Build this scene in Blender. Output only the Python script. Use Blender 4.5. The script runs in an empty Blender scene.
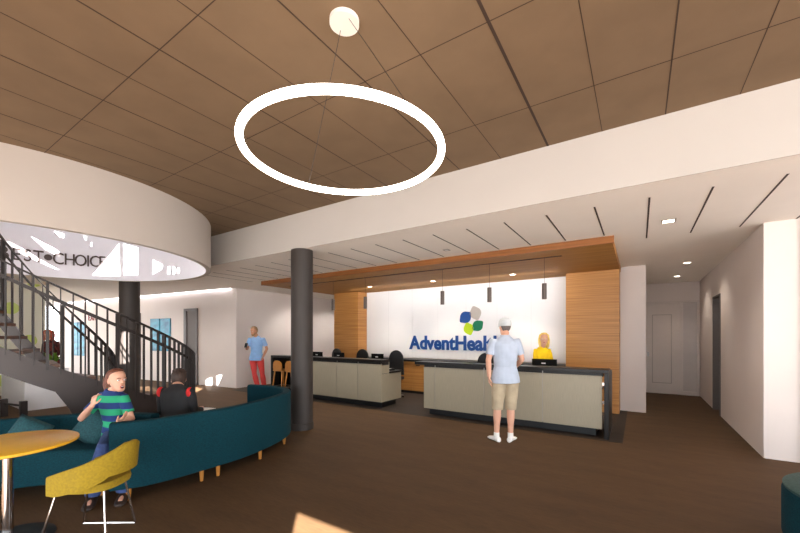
import bpy, bmesh, math, random
from mathutils import Vector, Matrix
from mathutils.geometry import tessellate_polygon
random.seed(7)
S = bpy.context.scene
COL = S.collection
PI = math.pi
TH = math.atan(239/366.0)
FW = Vector((-math.sin(TH), math.cos(TH), 0)); RT = Vector((math.cos(TH), math.sin(TH), 0))
def W(lat, d, z=0.0):            # metres right of / ahead of the viewpoint -> world
    p = FW*d + RT*lat
    return Vector((p.x, p.y, z))

# ------------------------------------------------------------------ camera
cam = bpy.data.cameras.new('camera'); co = bpy.data.objects.new('camera', cam); COL.objects.link(co)
co.location = (0, 0, 1.55); co.rotation_euler = (PI/2, 0, TH)
cam.sensor_width = 36; cam.lens = 36*366/800.0; cam.shift_y = 70/800.0
cam.clip_end = 200
S.camera = co
S.view_settings.view_transform = 'Standard'; S.view_settings.look = 'None'
S.view_settings.gamma = 1.0; S.view_settings.use_curve_mapping = False
S.view_settings.exposure = 0.55

# ------------------------------------------------------------------ materials
def lin(c):
    return tuple((x/12.92 if x <= .04045 else ((x+.055)/1.055)**2.4) for x in [v/255.0 for v in c])+(1,)
def mat(name, rgb, rough=.6, metal=0, noise=0.0, scale=8, stretch=None, bump=0.0, emis=None, estr=0, spec=.5, rgb2=None, sheen=0):
    m = bpy.data.materials.new(name); m.use_nodes = True
    nt = m.node_tree; b = nt.nodes['Principled BSDF']
    c = lin(rgb)
    b.inputs['Base Color'].default_value = c
    b.inputs['Roughness'].default_value = rough; b.inputs['Metallic'].default_value = metal
    b.inputs['Specular IOR Level'].default_value = spec
    if sheen: b.inputs['Sheen Weight'].default_value = sheen
    if noise or rgb2 or bump:
        tc = nt.nodes.new('ShaderNodeTexCoord'); mp = nt.nodes.new('ShaderNodeMapping')
        nt.links.new(tc.outputs['Object'], mp.inputs[0])
        if stretch: mp.inputs['Scale'].default_value = stretch
        n = nt.nodes.new('ShaderNodeTexNoise'); n.inputs['Scale'].default_value = scale; n.inputs['Detail'].default_value = 4
        nt.links.new(mp.outputs[0], n.inputs[0])
        r = nt.nodes.new('ShaderNodeValToRGB')
        if rgb2: a, d = c, lin(rgb2)
        else:
            a = tuple(min(1, x*(1+noise)) for x in c[:3])+(1,); d = tuple(x*(1-noise) for x in c[:3])+(1,)
        r.color_ramp.elements[0].color = d; r.color_ramp.elements[1].color = a
        r.color_ramp.elements[0].position = .35; r.color_ramp.elements[1].position = .65
        nt.links.new(n.outputs[0], r.inputs[0]); nt.links.new(r.outputs[0], b.inputs['Base Color'])
        if bump:
            bp = nt.nodes.new('ShaderNodeBump'); bp.inputs['Strength'].default_value = bump; bp.inputs['Distance'].default_value = .004
            nt.links.new(n.outputs[0], bp.inputs['Height']); nt.links.new(bp.outputs[0], b.inputs['Normal'])
    if emis:
        b.inputs['Emission Color'].default_value = lin(emis); b.inputs['Emission Strength'].default_value = estr
    return m
M = {}
M['ceil_hi'] = mat('ceiling_bronze_felt', (122, 100, 76), .9, noise=.05, scale=3)
M['seam'] = mat('seam_dark', (62, 46, 34), .9)
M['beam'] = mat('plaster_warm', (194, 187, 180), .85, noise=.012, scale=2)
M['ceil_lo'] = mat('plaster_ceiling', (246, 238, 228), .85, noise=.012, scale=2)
M['slot'] = mat('slot_dark', (70, 58, 52), .9)
M['wall'] = mat('wall_paint', (224, 213, 207), .8, noise=.012, scale=2)
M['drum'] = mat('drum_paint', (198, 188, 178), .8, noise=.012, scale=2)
M['white'] = mat('white_paint', (232, 230, 230), .5, noise=.01, scale=3)
M['board'] = mat('white_sign_board', (236, 236, 238), .35, noise=.008, scale=2)
M['door'] = mat('door_paint', (214, 204, 198), .6, noise=.01)
M['door_dark'] = mat('door_grey', (112, 104, 100), .6, noise=.02)
M['column'] = mat('column_bronze', (54, 47, 43), .6, noise=.06, scale=6, stretch=(8, 8, .4))
M['black'] = mat('black_stone', (24, 21, 20), .35, noise=.1, scale=20, spec=.3)
M['blackmat'] = mat('black_plastic', (16, 16, 18), .5, noise=.05)
M['screen'] = mat('screen_black', (6, 6, 6), .6, noise=.02, spec=.1)
M['panel'] = mat('desk_panel_linen', (150, 141, 122), .45, noise=.08, scale=5, stretch=(60, 60, 1.2), spec=.4)
M['chrome'] = mat('chrome', (205, 200, 198), .12, 1, noise=.02)
M['metal'] = mat('brushed_steel', (150, 145, 140), .3, 1, noise=.03)
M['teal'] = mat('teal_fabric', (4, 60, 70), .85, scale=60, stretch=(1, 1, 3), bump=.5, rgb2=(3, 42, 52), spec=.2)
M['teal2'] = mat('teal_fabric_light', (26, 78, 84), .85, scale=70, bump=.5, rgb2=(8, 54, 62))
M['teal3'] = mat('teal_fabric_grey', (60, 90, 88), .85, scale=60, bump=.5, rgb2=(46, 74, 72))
M['yellow'] = mat('yellow_laminate', (232, 176, 30), .45, noise=.03, scale=10)
M['mustard'] = mat('mustard_fabric', (146, 120, 10), .85, noise=.12, scale=60, bump=.4)
M['legwood'] = mat('leg_oak', (186, 122, 50), .5, noise=.1, scale=10, stretch=(6, 6, 1))
M['rail'] = mat('stair_bronze_steel', (38, 30, 27), .5, noise=.05, scale=5)
M['stringer'] = mat('stair_stringer_steel', (56, 46, 43), .5, noise=.04, scale=4)
M['tread'] = mat('tread_walnut', (92, 58, 36), .5, noise=.15, scale=8, stretch=(2, 8, 2))
M['navy'] = mat('sign_navy', (18, 72, 142), .4, noise=.02)
M['sgrey'] = mat('sign_warm_grey', (186, 178, 172), .4, noise=.02)
M['lime'] = mat('sign_lime', (182, 212, 20), .4, noise=.02)
M['green'] = mat('sign_green', (14, 122, 84), .4, noise=.02)
M['letter'] = mat('sign_letter_brown', (70, 56, 54), .5, noise=.02)
M['red'] = mat('sign_red', (140, 30, 25), .5, noise=.02)
M['paper'] = mat('paper', (235, 233, 228), .7, noise=.02)
M['leaf'] = mat('plant_leaf', (88, 130, 24), .55, noise=.3, scale=12)
M['soil'] = mat('soil', (50, 36, 26), .9, noise=.3, scale=30)
M['skin'] = mat('skin', (212, 160, 134), .55, noise=.03, scale=10)
M['skin2'] = mat('skin_tan', (198, 140, 110), .55, noise=.04, scale=10)
M['eye'] = mat('eye_white', (235, 232, 228), .3, noise=.01)
M['iris'] = mat('eye_iris', (50, 40, 36), .3, noise=.02)
M['lip'] = mat('lips', (178, 80, 76), .5, noise=.03)
M['mouth'] = mat('mouth_inside', (90, 26, 26), .5, noise=.03)
M['hair_brown'] = mat('hair_auburn', (104, 56, 36), .55, noise=.3, scale=60, stretch=(1, 1, .15), bump=.4)
M['hair_dark'] = mat('hair_dark', (58, 42, 34), .6, noise=.35, scale=60, stretch=(1, 1, .2), bump=.4)
M['hair_blond'] = mat('hair_blond', (236, 202, 108), .5, noise=.2, scale=60, stretch=(1, 1, .15), bump=.4)
M['hair_sandy'] = mat('hair_sandy', (150, 118, 82), .6, noise=.25, scale=60, bump=.4)
M['hair_red'] = mat('hair_red', (170, 62, 24), .5, noise=.25, scale=60, stretch=(1, 1, .15), bump=.4)
M['hair_grey'] = mat('hair_grey', (96, 88, 84), .6, noise=.2, scale=60, bump=.4)
M['cap'] = mat('cap_grey', (196, 200, 202), .8, noise=.04, scale=20)
M['blueshirt'] = mat('shirt_pale_blue', (176, 186, 202), .85, noise=.05, scale=9, bump=.2)
M['skyshirt'] = mat('shirt_sky_blue', (138, 176, 222), .85, noise=.06, scale=12, bump=.2)
M['khaki'] = mat('shorts_khaki', (176, 160, 134), .85, noise=.09, scale=9, bump=.3)
M['redpants'] = mat('trousers_red', (216, 70, 66), .85, noise=.08, scale=10, bump=.2)
M['yshirt'] = mat('sweater_yellow', (240, 200, 4), .85, noise=.06, scale=14, bump=.2)
M['blackshirt'] = mat('shirt_black', (32, 32, 34), .85, noise=.12, scale=10, bump=.2)
M['redpatch'] = mat('shirt_red_patch', (205, 36, 36), .8, noise=.05)
M['jeans'] = mat('jeans', (52, 72, 120), .85, noise=.2, scale=30, bump=.2)
M['darkpants'] = mat('trousers_dark', (36, 36, 42), .85, noise=.1, scale=12)
M['shoe_white'] = mat('shoe_white', (236, 234, 230), .6, noise=.02)
M['shoe_dark'] = mat('shoe_dark', (50, 36, 30), .5, noise=.05)
M['redtop'] = mat('top_dark_red', (104, 30, 24), .85, noise=.5, scale=22, rgb2=(30, 16, 20))
M['strap'] = mat('bag_navy', (36, 44, 66), .8, noise=.05)

def wood_mat(name, a, b, axis_scale, rough=.45):
    m = bpy.data.materials.new(name); m.use_nodes = True; nt = m.node_tree; p = nt.nodes['Principled BSDF']
    tc = nt.nodes.new('ShaderNodeTexCoord'); mp = nt.nodes.new('ShaderNodeMapping'); mp.inputs['Scale'].default_value = axis_scale
    nt.links.new(tc.outputs['Object'], mp.inputs[0])
    n = nt.nodes.new('ShaderNodeTexNoise'); n.inputs['Scale'].default_value = 1; n.inputs['Detail'].default_value = 6; n.inputs['Roughness'].default_value = .65
    nt.links.new(mp.outputs[0], n.inputs[0])
    r = nt.nodes.new('ShaderNodeValToRGB'); r.color_ramp.elements[0].position = .36; r.color_ramp.elements[1].position = .62
    r.color_ramp.elements[0].color = lin(b); r.color_ramp.elements[1].color = lin(a)
    nt.links.new(n.outputs[0], r.inputs[0]); nt.links.new(r.outputs[0], p.inputs['Base Color'])
    p.inputs['Roughness'].default_value = rough
    return m
M['wood'] = wood_mat('oak_veneer_horizontal', (196, 140, 76), (166, 110, 52), (.5, .5, 42))
M['woodc'] = wood_mat('oak_veneer_canopy', (180, 128, 58), (162, 110, 46), (.6, 9, 9), .65)
M['woodedge'] = wood_mat('oak_edge', (150, 92, 40), (120, 70, 28), (.8, 9, 28))

def floor_mat(name, a, b):
    m = bpy.data.materials.new(name); m.use_nodes = True; nt = m.node_tree; p = nt.nodes['Principled BSDF']
    tc = nt.nodes.new('ShaderNodeTexCoord')
    fac = None
    mix = nt.nodes.new('ShaderNodeMix'); mix.data_type = 'FLOAT'; mix.inputs[0].default_value = .5
    for i, (sc, st) in enumerate((((1.2, 5, 1), 1.0), ((9, 60, 1), 1.0))):
        mp = nt.nodes.new('ShaderNodeMapping'); mp.inputs['Scale'].default_value = sc
        nt.links.new(tc.outputs['Object'], mp.inputs[0])
        n = nt.nodes.new('ShaderNodeTexNoise'); n.inputs['Scale'].default_value = 1; n.inputs['Detail'].default_value = 3
        nt.links.new(mp.outputs[0], n.inputs[0]); nt.links.new(n.outputs[0], mix.inputs[2+i])
    r = nt.nodes.new('ShaderNodeValToRGB'); r.color_ramp.elements[0].position = .35; r.color_ramp.elements[1].position = .65
    r.color_ramp.elements[0].color = lin(b); r.color_ramp.elements[1].color = lin(a)
    nt.links.new(mix.outputs[0], r.inputs[0]); nt.links.new(r.outputs[0], p.inputs['Base Color'])
    p.inputs['Roughness'].default_value = .75; p.inputs['Specular IOR Level'].default_value = .25
    return m
M['floor'] = floor_mat('carpet_brown', (90, 67, 43), (75, 54, 35))
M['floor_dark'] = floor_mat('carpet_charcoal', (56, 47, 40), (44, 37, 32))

def stripes_mat():
    m = bpy.data.materials.new('shirt_green_navy_stripes'); m.use_nodes = True; nt = m.node_tree; p = nt.nodes['Principled BSDF']
    tc = nt.nodes.new('ShaderNodeTexCoord'); sp = nt.nodes.new('ShaderNodeSeparateXYZ'); nt.links.new(tc.outputs['Object'], sp.inputs[0])
    a = nt.nodes.new('ShaderNodeMath'); a.operation = 'MULTIPLY'; a.inputs[1].default_value = 1/.13; nt.links.new(sp.outputs[2], a.inputs[0])
    a2 = nt.nodes.new('ShaderNodeMath'); a2.operation = 'ADD'; a2.inputs[1].default_value = .1; nt.links.new(a.outputs[0], a2.inputs[0])
    f = nt.nodes.new('ShaderNodeMath'); f.operation = 'FRACT'; nt.links.new(a2.outputs[0], f.inputs[0])
    g = nt.nodes.new('ShaderNodeMath'); g.operation = 'GREATER_THAN'; g.inputs[1].default_value = .5; nt.links.new(f.outputs[0], g.inputs[0])
    x = nt.nodes.new('ShaderNodeMix'); x.data_type = 'RGBA'; x.inputs[6].default_value = lin((36, 160, 112)); x.inputs[7].default_value = lin((24, 52, 110))
    nt.links.new(g.outputs[0], x.inputs[0]); nt.links.new(x.outputs[2], p.inputs['Base Color']); p.inputs['Roughness'].default_value = .85
    return m
M['stripes'] = stripes_mat()

def leafwall_mat():
    m = bpy.data.materials.new('leaf_print_panel'); m.use_nodes = True; nt = m.node_tree; p = nt.nodes['Principled BSDF']
    tc = nt.nodes.new('ShaderNodeTexCoord'); v = nt.nodes.new('ShaderNodeTexVoronoi'); v.inputs['Scale'].default_value = 2.1
    nt.links.new(tc.outputs['Object'], v.inputs[0])
    r = nt.nodes.new('ShaderNodeValToRGB'); r.color_ramp.interpolation = 'CONSTANT'
    r.color_ramp.elements[0].color = lin((204, 218, 120)); r.color_ramp.elements[1].color = lin((226, 224, 206)); r.color_ramp.elements[1].position = .33
    nt.links.new(v.outputs['Distance'], r.inputs[0]); nt.links.new(r.outputs[0], p.inputs['Base Color'])
    return m
M['leafwall'] = leafwall_mat()
def art_mat():
    m = bpy.data.materials.new('abstract_blue_print'); m.use_nodes = True; nt = m.node_tree; p = nt.nodes['Principled BSDF']
    tc = nt.nodes.new('ShaderNodeTexCoord'); mp = nt.nodes.new('ShaderNodeMapping'); mp.inputs['Scale'].default_value = (1.2, 1.2, 3)
    nt.links.new(tc.outputs['Object'], mp.inputs[0])
    n = nt.nodes.new('ShaderNodeTexNoise'); n.inputs['Scale'].default_value = 1.6; nt.links.new(mp.outputs[0], n.inputs[0])
    r = nt.nodes.new('ShaderNodeValToRGB')
    r.color_ramp.elements[0].color = lin((10, 96, 128)); r.color_ramp.elements[0].position = .35
    r.color_ramp.elements[1].color = lin((40, 150, 178)); r.color_ramp.elements[1].position = .65
    nt.links.new(n.outputs[0], r.inputs[0]); nt.links.new(r.outputs[0], p.inputs['Base Color']); p.inputs['Roughness'].default_value = .4
    return m
M['art'] = art_mat()
M['ring'] = mat('ring_glow', (255, 250, 244), .5, emis=(255, 244, 232), estr=7)
M['lens'] = mat('lamp_lens', (255, 250, 244), .5, emis=(255, 238, 214), estr=9)
M['cove'] = mat('cove_glow', (255, 255, 255), .5, emis=(246, 244, 255), estr=3)

# ------------------------------------------------------------------ mesh builder
class MB:
    def __init__(s): s.v = []; s.f = []
    def add(s, vs, fs):
        o = len(s.v); s.v += [Vector(v) for v in vs]; s.f += [tuple(i+o for i in f) for f in fs]; return s
    def box(s, x0, x1, y0, y1, z0, z1, mx=None):
        vs = [(x, y, z) for z in (z0, z1) for y in (y0, y1) for x in (x0, x1)]
        if mx is not None: vs = [mx @ Vector(v) for v in vs]
        return s.add(vs, [(0, 2, 3, 1), (4, 5, 7, 6), (0, 1, 5, 4), (2, 6, 7, 3), (0, 4, 6, 2), (1, 3, 7, 5)])
    def bbox(s, x0, x1, y0, y1, z0, z1, b=.01, mx=None, seg=2):
        bm = bmesh.new(); bmesh.ops.create_cube(bm, size=1)
        for v in bm.verts: v.co = Vector(((x0+x1)/2+v.co.x*(x1-x0), (y0+y1)/2+v.co.y*(y1-y0), (z0+z1)/2+v.co.z*(z1-z0)))
        bmesh.ops.bevel(bm, geom=bm.edges[:], offset=b, segments=seg, affect='EDGES', profile=.5)
        bm.verts.index_update()
        vs = [v.co.copy() for v in bm.verts]; fs = [[v.index for v in f.verts] for f in bm.faces]; bm.free()
        if mx is not None: vs = [mx @ v for v in vs]
        return s.add(vs, fs)
    def prism(s, poly, z0, z1):
        n = len(poly); vs = [(p[0], p[1], z0) for p in poly]+[(p[0], p[1], z1) for p in poly]
        fs = [(i, (i+1) % n, (i+1) % n+n, i+n) for i in range(n)]+[tuple(range(n-1, -1, -1)), tuple(range(n, 2*n))]
        return s.add(vs, fs)
    def lathe(s, prof, c=(0, 0, 0), n=32, close=True):
        vs = []; fs = []
        for (r, z) in prof:
            for i in range(n):
                a = 2*PI*i/n; vs.append((c[0]+r*math.cos(a), c[1]+r*math.sin(a), c[2]+z))
        for k in range(len(prof)-1):
            for i in range(n):
                j = (i+1) % n; fs.append((k*n+i, k*n+j, (k+1)*n+j, (k+1)*n+i))
        if close:
            fs.append(tuple(range(n-1, -1, -1))); fs.append(tuple((len(prof)-1)*n+i for i in range(n)))
        return s.add(vs, fs)
    def rings(s, rs, cap=True, loop=False):
        n = len(rs[0]); vs = [p for r in rs for p in r]; fs = []
        m = len(rs)
        for k in range(m if loop else m-1):
            q = (k+1) % m
            for i in range(n):
                j = (i+1) % n; fs.append((k*n+i, k*n+j, q*n+j, q*n+i))
        if cap and not loop:
            fs.append(tuple(range(n-1, -1, -1))); fs.append(tuple((m-1)*n+i for i in range(n)))
        return s.add(vs, fs)
    def tube(s, pts, r, n=10, flat=None, up=None):
        pts = [Vector(p) for p in pts]; rs = []
        prev = Vector(up) if up else None
        for i, p in enumerate(pts):
            t = (pts[min(i+1, len(pts)-1)]-pts[max(i-1, 0)])
            if t.length < 1e-9: t = Vector((0, 0, 1))
            t.normalize()
            if prev is None: prev = Vector((0, 0, 1)) if abs(t.z) < .9 else Vector((1, 0, 0))
            a = (prev - t*prev.dot(t))
            if a.length < 1e-4: a = Vector((1, 0, 0)) - t*t.x
            a.normalize(); b = t.cross(a); prev = a
            rr = r[i] if isinstance(r, (list, tuple)) else r
            ra, rb = (rr if isinstance(rr, tuple) else (rr, rr))
            rs.append([p+a*math.cos(2*PI*k/n)*ra+b*math.sin(2*PI*k/n)*rb for k in range(n)])
        return s.rings(rs)
    def bar(s, p, q, w, h, up=(0, 0, 1)):     # rectangular bar, w across, h along up
        p = Vector(p); q = Vector(q); t = (q-p).normalized(); u = Vector(up); u = (u-t*u.dot(t)).normalized(); b = t.cross(u)
        rs = [[c+b*w/2*i+u*h/2*j for i, j in ((1, 1), (-1, 1), (-1, -1), (1, -1))] for c in (p, q)]
        return s.rings(rs)
    def ell(s, c, r, n=14, m=10, mx=None):
        c = Vector(c); rs = []
        for k in range(1, m):
            a = -PI/2+PI*k/m
            ring = [Vector((r[0]*math.cos(a)*math.cos(2*PI*i/n), r[1]*math.cos(a)*math.sin(2*PI*i/n), r[2]*math.sin(a))) for i in range(n)]
            rs.append([c+(mx @ v if mx is not None else v) for v in ring])
        return s.rings(rs)
    def mesh(s, name, smooth=False):
        me = bpy.data.meshes.new(name); me.from_pydata([tuple(v) for v in s.v], [], s.f); me.validate()
        bm = bmesh.new(); bm.from_mesh(me); bmesh.ops.recalc_face_normals(bm, faces=bm.faces[:]); bm.to_mesh(me); bm.free()
        return me
    def build(s, name, m, parent=None, smooth=False, world=False, remesh=None, sm=0, angle=40):
        if world and parent is not None:
            inv = Matrix.Translation(-parent.location)
            s.v = [inv @ v for v in s.v]
        me = s.mesh(name)
        if remesh:
            t = bpy.data.objects.new('tmp', me); COL.objects.link(t)
            r = t.modifiers.new('r', 'REMESH'); r.mode = 'VOXEL'; r.voxel_size = remesh
            if sm:
                q = t.modifiers.new('s', 'SMOOTH'); q.iterations = sm; q.factor = .5
            dg = bpy.context.evaluated_depsgraph_get(); dg.update()
            me2 = bpy.data.meshes.new_from_object(t.evaluated_get(dg)); bpy.data.objects.remove(t); me = me2; me.name = name; smooth = True; angle = 180
        me.materials.clear(); me.materials.append(m)
        o = bpy.data.objects.new(name, me); COL.objects.link(o)
        if parent is not None: o.parent = parent
        if smooth:
            me.polygons.foreach_set('use_smooth', [True]*len(me.polygons))
            if angle < 180: me.set_sharp_from_angle(angle=math.radians(angle))
        return o
def thing(name, label, cat, loc=(0, 0, 0), rz=0, group=None):
    o = bpy.data.objects.new(name, None); COL.objects.link(o); o.empty_display_size = .1
    o.location = loc; o.rotation_euler = (0, 0, rz); o['label'] = label; o['category'] = cat
    if group: o['group'] = group
    return o
def struct(o): o['kind'] = 'structure'; return o
def tag(o, label, cat, group=None):
    o['label'] = label; o['category'] = cat
    if group: o['group'] = group
    return o
def copy_thing(root, loc, rz=None, label=None):
    r = root.copy(); COL.objects.link(r); r.location = loc
    if rz is not None: r.rotation_euler = (0, 0, rz)
    if label: r['label'] = label
    for ch in list(root.children):
        c = ch.copy(); COL.objects.link(c); c.parent = r
        for g in ch.children:
            d = g.copy(); COL.objects.link(d); d.parent = c
    return r
def catmull(pts, n=8):
    P = [Vector(p) for p in pts]; out = []
    for i in range(len(P)-1):
        p0 = P[max(i-1, 0)]; p1 = P[i]; p2 = P[i+1]; p3 = P[min(i+2, len(P)-1)]
        for k in range(n):
            t = k/n; out.append(.5*((2*p1)+(p2-p0)*t+(2*p0-5*p1+4*p2-p3)*t*t+(3*p1-p0-3*p2+p3)*t**3))
    out.append(P[-1]); return out

# ------------------------------------------------------------------ setting
ZH, ZL = 3.6, 3.0
DC = Vector((-7.95, 1.70)); DR = 2.41       # drum (stair opening)
MB().box(-24, 9, -3, 14, -.1, 0).build('floor', M['floor'])
fl = struct(bpy.data.objects['floor'])
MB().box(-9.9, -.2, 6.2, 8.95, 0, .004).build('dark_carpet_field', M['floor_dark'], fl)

def sheet(name, loops, z, th, m, parent=None):
    """flat slab from outer loop + hole loops"""
    flat = [Vector((p[0], p[1], 0)) for L in loops for p in L]
    tris = tessellate_polygon([[Vector((p[0], p[1], 0)) for p in L] for L in loops])
    n = len(flat); vs = [(p.x, p.y, z) for p in flat]+[(p.x, p.y, z+th) for p in flat]
    fs = [tuple(t) for t in tris]+[tuple(i+n for i in reversed(t)) for t in tris]
    o = 0
    for L in loops:
        k = len(L)
        for i in range(k): fs.append((o+i, o+(i+1) % k, o+(i+1) % k+n, o+i+n))
        o += k
    return MB().add(vs, fs).build(name, m, parent)
def arc(c, r, a0, a1, n): return [(c[0]+r*math.cos(a0+(a1-a0)*i/n), c[1]+r*math.sin(a0+(a1-a0)*i/n)) for i in range(n+1)]
YB = 4.18
# upper ceiling: right side of the drum
hi = [(DC.x, -2.2)]+[(9, -2.2), (9, YB), (DC.x, YB)]+arc(DC, DR-.02, PI/2, -PI/2, 40)
c1 = struct(sheet('ceiling', [hi], ZH, .12, M['ceil_hi']))
sm_ = MB()
for k in range(-14, 12):
    X = -.82+.512*k; wd = .010 if k % 2 == 0 else .006
    if k == 0: wd = .022
    y1 = YB
    y0 = -2.2
    if abs(X-DC.x) < DR: y0 = DC.y+math.sqrt(DR**2-(X-DC.x)**2)
    if X > DC.x: sm_.box(X-wd/2, X+wd/2, y0, y1, ZH-.0015, ZH+.002)
for Y in (-1.93, -.87, .19, 1.25, 2.31, 3.37):
    x0 = DC.x
    if abs(Y-DC.y) < DR: x0 = DC.x+math.sqrt(DR**2-(Y-DC.y)**2)
    sm_.box(x0, 9, Y-.003, Y+.003, ZH-.0015, ZH+.002)
sm_.build('panel_joint', M['seam'], c1)
lo = [(-24, -3), (DC.x, -3)]+arc(DC, DR+.04, -PI/2, -3*PI/2, 40)+[(DC.x, YB), (9, YB), (9, 14), (-24, 14)]
c2 = struct(sheet('ceiling', [lo], ZL, .12, M['ceil_lo']))
sl = MB()
for k in range(-2, 22):
    X = 1.112-.51*k
    ye = 6.5 if X > -.3 else 6.0
    if X < -8.6: break
    sl.box(X-.009, X+.009, 4.62, ye, ZL-.002, ZL+.002)
sl.build('air_slot', M['slot'], c2)
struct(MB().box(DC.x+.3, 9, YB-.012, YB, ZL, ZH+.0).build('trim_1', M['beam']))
# drum
N = 96
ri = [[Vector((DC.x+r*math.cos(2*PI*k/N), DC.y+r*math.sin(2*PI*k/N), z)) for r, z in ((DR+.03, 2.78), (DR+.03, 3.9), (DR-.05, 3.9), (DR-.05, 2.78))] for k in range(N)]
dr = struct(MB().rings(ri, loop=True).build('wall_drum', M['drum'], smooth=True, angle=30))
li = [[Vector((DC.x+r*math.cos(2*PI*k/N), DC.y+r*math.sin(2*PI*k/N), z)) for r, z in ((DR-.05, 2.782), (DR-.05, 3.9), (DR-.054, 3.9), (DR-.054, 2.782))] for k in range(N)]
MB().rings(li, loop=True).build('inner_lining', mat('lining_white', (226, 224, 232), .5, noise=.01), dr, smooth=True, angle=30)  # same drum wall, paler and cooler: sky light put into the colour
# level two above the drum, far inner side
ri = [[Vector((DC.x+r*math.cos(a), DC.y+r*math.sin(a), z)) for r, z in ((DR+.03, 3.9), (DR+.03, 5.0), (DR-.05, 5.0), (DR-.05, 3.9))] for a in [PI*.25+PI*i/40 for i in range(41)]]
struct(MB().rings(ri).build('wall_upper', M['drum'], smooth=True, angle=30))

# ---- sun and unseen slab added to cut sunlight into patches
SA = Vector((-.68, .733, 0)).normalized(); TE = .6
SD = Vector((SA.x, SA.y, -TE)).normalized()
def ray(x, v): return Vector((FW.x+(x-400)/366*RT.x, FW.y+(x-400)/366*RT.y, (336.5-v)/366))
def hit_drum(x, v):
    r = ray(x, v); a = r.x**2+r.y**2; b = -2*(r.x*DC.x+r.y*DC.y); c = DC.dot(DC)-(DR-.05)**2
    q = b*b-4*a*c
    d = (-b+math.sqrt(max(q, 0)))/2/a
    return Vector((0, 0, 1.55))+r*d
def hit_floor(x, v):
    r = ray(x, v); return Vector((0, 0, 1.55))+r*(1.55/-r.z)
WL0 = Vector((-10.1, 6.5)); WL1 = Vector((-21.5, 5.3))
def hit_wall(x, v):
    r = ray(x, v); n = Vector((-(WL1-WL0).y, (WL1-WL0).x)); d = n.dot(WL0)/(n.x*r.x+n.y*r.y)
    return Vector((0, 0, 1.55))+r*d
ZR = 5.0
def up(p):
    t = (ZR-p.z)/TE; return (p.x-SA.x*t, p.y-SA.y*t)
holes = []  # outlines traced back along the sun from the wanted bright patches
for poly in ([(20, 227), (29, 226), (61, 254), (57, 261)],
             [(0, 230), (18, 246), (62, 272), (61, 276), (50, 276), (12, 247), (0, 237)],
             [(92, 276), (119, 244), (120, 277)], [(124, 244), (138, 248), (138, 276), (124, 276)],
             [(53, 231), (64, 234), (64, 239), (60, 238)], [(83, 236), (88, 237), (94, 247), (90, 248)],
             [(153, 260), (163, 265), (162, 270), (153, 275)],
             [(168, 267), (170.5, 267), (170.5, 275), (168, 275)], [(173, 267), (175, 267.5), (175, 275), (173, 275)], [(177.5, 268), (179.5, 269), (179.5, 274), (177.5, 274)]):
    holes.append([up(hit_drum(*p)) for p in poly])
for poly in ([(206, 385), (206, 380), (212, 377.5), (212, 385.5)], [(217, 386), (217, 376), (222.5, 375), (219, 383)]):
    holes.append([up(hit_wall(*p)) for p in poly])
def ccw(L):
    a = sum(L[i][0]*L[(i+1) % len(L)][1]-L[(i+1) % len(L)][0]*L[i][1] for i in range(len(L)))
    return L if a > 0 else L[::-1]
cpt = W(-6.27, 8.32)
def colpt(o, z): return up(Vector((cpt.x, cpt.y, z))+RT*o)
holes.append([colpt(-.12, .55), colpt(-.12, 1.2), colpt(-.04, 1.62), colpt(.1, 1.68), colpt(.1, .55)])
for poly in ([(172, 397), (196, 387), (203, 389), (184, 397)], [(133, 387.5), (147, 386), (160, 391), (140, 391)]):
    holes.append([up(hit_floor(*p)) for p in poly])
for h in holes: print('HOLE', [(round(a, 2), round(b, 2)) for a, b in h])
HOLES = holes
outer = [(-16, -5), (-1, -5), (-1, 9), (-16, 9)]
def sun_mask():
    bm = bmesh.new()
    me = MB().box(-16, -1, -5, 9, ZR, ZR+.02).mesh('roof')
    o = bpy.data.objects.new('ceiling', me); COL.objects.link(o); me.materials.append(M['beam'])  # unseen slab added above the drum to shape the sunlight
    for L in HOLES:
        L = ccw(L); k = MB().prism(L, ZR-.2, ZR+.2); t = bpy.data.objects.new('tmpc', k.mesh('c')); COL.objects.link(t)
        b = o.modifiers.new('b', 'BOOLEAN'); b.operation = 'DIFFERENCE'; b.object = t; b.solver = 'EXACT'
        dg = bpy.context.evaluated_depsgraph_get(); dg.update()
        m2 = bpy.data.meshes.new_from_object(o.evaluated_get(dg)); o.modifiers.clear(); o.data = m2
        bpy.data.objects.remove(t)
    return struct(o)
sun_mask()
sun = bpy.data.lights.new('sun', 'SUN'); sun.energy = 50; sun.angle = .006; sun.color = (1, .96, .92)
so = bpy.data.objects.new('sun', sun); COL.objects.link(so); so.rotation_euler = SD.to_track_quat('-Z', 'Y').to_euler(); so.location = (5, -10, 12)

# walls
def wall(name, p, q, th, z0=0, z1=ZL, m='wall', side=1):
    p = Vector(p); q = Vector(q); t = (q-p).normalized(); n = Vector((-t.y, t.x))*side*th
    return struct(MB().prism([p, q, q+n, p+n], z0, z1).build(name, M[m]))
wall('wall_left', WL0, WL1, .15, side=-1)
wall('wall_far', (-10.1, 6.52), (-10.1, 11.5), .12, side=1)
struct(MB().box(-10.1, .11, 11.4, 11.5, 0, ZL).build('wall_rear', M['wall']))
struct(MB().box(-14.15, -14, -3, 3.17, 0, ZL).build('wall_end', M['leafwall']))
struct(MB().box(-8.1, -.33, 8.97, 9.15, 0, ZL).build('wall_back', M['wall']))
struct(MB().box(-.33, .12, 8.95, 9.2, 0, ZL).build('wall_pier', M['wall']))
struct(MB().box(.12-.1, .12, 9.2, 12.3, 0, ZL).build('wall_corridor', M['wall']))
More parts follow.
